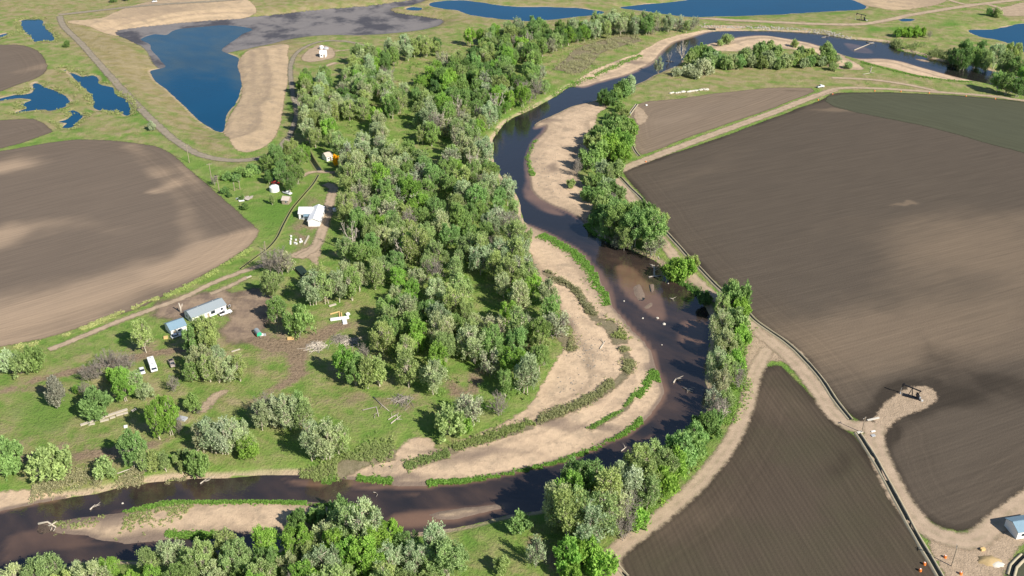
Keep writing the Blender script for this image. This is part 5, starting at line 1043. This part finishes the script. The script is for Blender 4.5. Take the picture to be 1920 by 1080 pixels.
log([(1601,98),(1637,81)], .5, 'long white log stranded in the far river', None, 1); log([(1623,83),(1640,78)], .4, 'second white log stranded in the far river', None, 1); log([(1618,140),(1634,137)], .4, 'white dead log behind the far sand bar', None, 3); log([(1632,136),(1634,126)], .4, 'upright bleached snag behind the far sand bar', None, 2); log([(1248,118),(1262,119)], .4, 'white log floating at the wooded spit', None, 3); log([(72,984),(90,980),(105,990)], .6, 'pale grey root mass on the island head', None, 4, 'bark'); log([(700,930),(706,931)], .25, 'small pale stick in mid river', None, 1); log([(1540,74),(1549,73)], .35, 'white snag at the end of the wooded spit', None, 3)
for a, b, r in ((1233,597,.9),(1245,608,1.1),(1231,596,.5),(1205,597,.7),(1241,647,.5),(1170,565,.6),(1253,532,.4),(230,944,.5)):
    x, y = P(a, b, ZW); o = MB().lump((0, 0, 0), r*.75, int(a)).build('river_rock', M['rock'], None, loc=(x, y, ZW+.12)); tag(o, 'pale rock breaking the river surface in the bend', 'rock', 'rocks in the river')
x, y = P(1206, 599, ZW); o = cover('reed_clump', np.array([[x+RND.gauss(0, .5), y+RND.gauss(0, .5)] for _ in range(30)])*1.0, 'small green reed clump in mid river', 'reeds', (.26, .45, .1), 1.2, 8, .4, .5, 2.5, 7)
def brush(px, py, r, n, label, mat='deadwood'):
    x, y, z = G(px, py); R = random.Random(int(px)); m = MB()
    for _ in range(n):
        a = R.uniform(0, 6.28); p = Vector((R.gauss(0, r*.45), R.gauss(0, r*.45), 0)); l = R.uniform(.8, 1.9)*r*.5; zc = max(.1, 1.1-p.length/r)*R.random()
        m.tube([(p.x-math.cos(a)*l, p.y-math.sin(a)*l, zc*.6+.05), (p.x, p.y, zc+.15), (p.x+math.cos(a)*l, p.y+math.sin(a)*l, zc*R.uniform(.3, 1.6)+.05)], [R.uniform(.06, .13), .09, .03], 4)
    o = m.build('brush_pile', M[mat], None, loc=(x, y, z)); return tag(o, label, 'brush pile')
brush(594, 650, 3.4, 110, 'bleached brush pile on the open clearing'); brush(636, 636, 3.0, 80, 'dark burnt brush heap next to the bleached one', 'bark_dark'); brush(655, 642, 3.4, 80, 'grey branch heap between burnt heap and wood tip'); brush(755, 750, 3.6, 60, 'pale twig scatter at the meadow end of the wood', 'twig'); brush(1340, 735, 2.6, 50, 'pale driftwood tangle under the outer bend trees'); brush(1075, 420, 2.5, 40, 'driftwood on the low end of the east sand bar', 'twig'); brush(418, 590, 1.5, 30, 'scrap heap at the end of the long white home', 'wood')
# stones
WR = [(1258,175.5),(1262,174.5),(1268,175),(1271,174.5),(1274,174.2),(1279,173.5),(1282,173),(1289,173.2),(1292,172.6),(1295,172),(1300,171.5),(1304,171),(1307,170.4),(1312,169.4),(1315,169),(1320,168.6),(1323,169),(1326,168.4)]
for i, (a, b) in enumerate(WR):
    x, y, z = G(a, b); o = MB().lump((0, 0, 0), RND.uniform(.8, 1.35), i, (1.3, 1, .7)).build('boulder', M['rock'], None, loc=(x, y, z+.35)); o.rotation_euler = (0, 0, RND.uniform(0, 3)); tag(o, 'white boulder in the row along the tan field', 'boulder', 'white boulders in a row')
m = MB(); R5 = random.Random(9); ln = smooth_line(PP([(1318,53),(1360,54),(1420,55),(1480,57),(1540,62),(1580,70),(1600,73)], -.6), 1.0)
for i in range(380):
    p = ln[R5.randrange(len(ln))]; x, y = p[0]+R5.gauss(0, 1.2), p[1]+abs(R5.gauss(0, 3.5)); m.lump((x, y, float(hz(x, y))+.15), R5.uniform(.3, .85), i)
tag(m.build('riprap_stones', M['rubble']), 'pale rubble stones lining the far river bank', 'stones', kind='stuff')
m = MB()
for i in range(420):
    a, b = R5.choice([(1090,650),(1120,665),(1105,690),(1070,720),(1060,600),(1100,640),(1020,330),(1030,290),(1040,330),(1000,300),(1060,360),(1150,860)]); x, y = P(a+R5.gauss(0, 16), b+R5.gauss(0, 12))
    if sd_at(np.array([[x, y]]))[0] < -1: m.lump((x, y, float(hz(x, y))+.08), R5.uniform(.12, .38), i)
tag(m.build('drift_debris', M['bark_dark']), 'dark drift debris strewn over the sand bars', 'debris', kind='stuff')

# ------------------------------------------------------------------ pump jacks, poles, markers
def pumpjack(px, py, rz, sc, label):
    x, y, z = G(px, py); t = thing('pump_jack', label, 'pump jack', (x, y, z+.1), rz); t.scale = (sc,)*3; K = M['black_metal']
    MB().box(-4.2, 3.8, -1.1, 1.1, -.1, .35).build('base_skid', K, t)
    m = MB()
    for s in (-1, 1): m.bar((-.2, s*1.0, .35), (.5, s*.18, 5.0), .22, .22); m.bar((1.6, s*1.0, .35), (.6, s*.18, 5.0), .22, .22)
    m.bar((-.1, -.85, 1.6), (-.1, .85, 1.6), .14, .14); m.build('support_frame', K, t)
    MB().bar((-3.6, 0, 4.6), (4.4, 0, 5.6), .35, .55).build('walking_beam', K, t)
    pr = [(4.2, 6.5), (5.0, 6.2), (5.35, 5.4), (5.2, 4.5), (4.75, 4.0), (4.4, 5.2)]; MB().prism(pr, -.22, .22, 'y').build('horse_head', K, t)
    MB().box(-3.4, -2.0, -.5, .5, .353, 1.9).build('gearbox', K, t); MB().box(-4.1, -3.5, -.45, .45, .353, 1.2).build('motor', M['steel'], t)
    for s in (-1, 1):
        MB().prism([(-3.2, 1.0), (-2.2, 1.2), (-1.5, 2.6), (-2.0, 3.1), (-2.9, 2.4)], s*.75-.14, s*.75+.14, 'y').build('counterweight', K, t); MB().bar((-2.2, s*.95, 2.3), (-3.3, s*.35, 4.6), .12, .12).build('pitman_arm', K, t)
    MB().tube([(5.25, 0, 4.2), (5.25, 0, .3)], .06, 5).build('polished_rod', M['steel'], t); MB().tube([(5.25, 0, -.1), (5.25, 0, 1.0)], .22, 8).build('wellhead', M['steel'], t); MB().box(-5.4, -4.6, .9, 1.5, 0, .9).build('control_box', M['white'], t)
pumpjack(1709, 745, math.radians(150), .78, 'black pump jack on the teardrop dirt pad in the brown field'); pumpjack(1615, 38, math.radians(160), .9, 'distant black pump jack on the grass below the blue lake')
def pole(px, py, h, label, arm=1.2, rz=.4, group=None):
    x, y, z = G(px, py); t = thing('utility_pole', label, 'pole', (x, y, z), rz, group)
    MB().tube([(0, 0, -.5), (0, 0, h)], [.2, .13], 8).build('pole', M['wood'], t)
    ca = MB().box(-arm, arm, .15, .28, h-.75, h-.58).build('crossarm', M['wood'], t)
    for u in (-.9, -.3, .9): MB().tube([(u*arm, .21, h-.57), (u*arm, .21, h-.36)], .07, 6).build('insulator', M['steel'], ca)
pole(355, 305, 11, 'tall wooden utility pole on the grass beside the grey track'); pole(398, 345, 12, 'utility pole standing in the bare dark bush'); pole(411, 358, 9, 'shorter utility pole beside the bare dark bush'); pole(440, 358, 5, 'first short pole on the farmstead lawn', .3); pole(450, 355, 5, 'second short pole on the farmstead lawn', .3); pole(1784, 1062, 8.5, 'thin utility pole in the dirt yard by the ditch', .8, 1.2); pole(1616, 812, 7, 'short utility pole at the pump pad junction', .8, .6); pole(498, 470, 5, 'short post by the farm ditch bend', .3)
x, y, z = G(339, 586); t = thing('dead_stump', 'pale forked dead stump beside the long white home', 'stump', (x, y, z))
MB().tube([(0, 0, -.3), (.2, 0, 2.4), (-.2, .2, 4.6)], [.5, .4, .22], 7).build('trunk', M['deadwood'], t, True); MB().tube([(.15, 0, 2.0), (1.0, 0, 3.2), (1.3, 0, 4.4)], [.3, .22, .12], 6).build('limb', M['deadwood'], t, True)
for i, (a, b) in enumerate(((1733,1059),(1725,1071),(1772,1046),(1801,1077),(1534,188),(1561,177),(1640,171),(1689,172),(1742,175),(1811,181),(1866,186),(1211,304),(1171,302))):
    x, y, z = G(a, b); t = thing('orange_marker', 'orange marker barrel standing on the edge of the brown fields', 'marker', (x, y, z), 0, 'orange marker barrels on the field edges')
    s = 1.0 if i < 4 else .85; MB().tube([(0, 0, -.1), (0, 0, .9*s)], [.5*s, .4*s], 10).build('barrel', M['orange'], t); MB().tube([(0, 0, .9*s+.002), (0, 0, 1.05*s)], [.2*s, .2*s], 8).build('cap', M['white'], t)
for a, b, r, mt, lab in ((1855,1052,3.0,'straw','gold straw heap in the dirt yard'),(1868,1058,2.0,'rock','pale gravel heap in the dirt yard')):
    x, y, z = G(a, b); m = MB(); n = 16
    for k, (rr, zz) in enumerate(((1.0, -.1), (.8, .25), (.5, .55), (.15, .75))):
        for j in range(n): q = r*rr*(1+.18*math.sin(j*2.3+k)); m.v.append((q*math.cos(j*6.2832/n)*1.3, q*math.sin(j*6.2832/n)*.8, zz*r*.5))
    for k in range(3):
        for j in range(n): m.f.append((k*n+j, k*n+(j+1) % n, (k+1)*n+(j+1) % n, (k+1)*n+j))
    m.f.append(tuple(3*n+j for j in range(n))); tag(m.build('soil_heap', M[mt], None, True, loc=(x, y, z)), lab, 'heap')
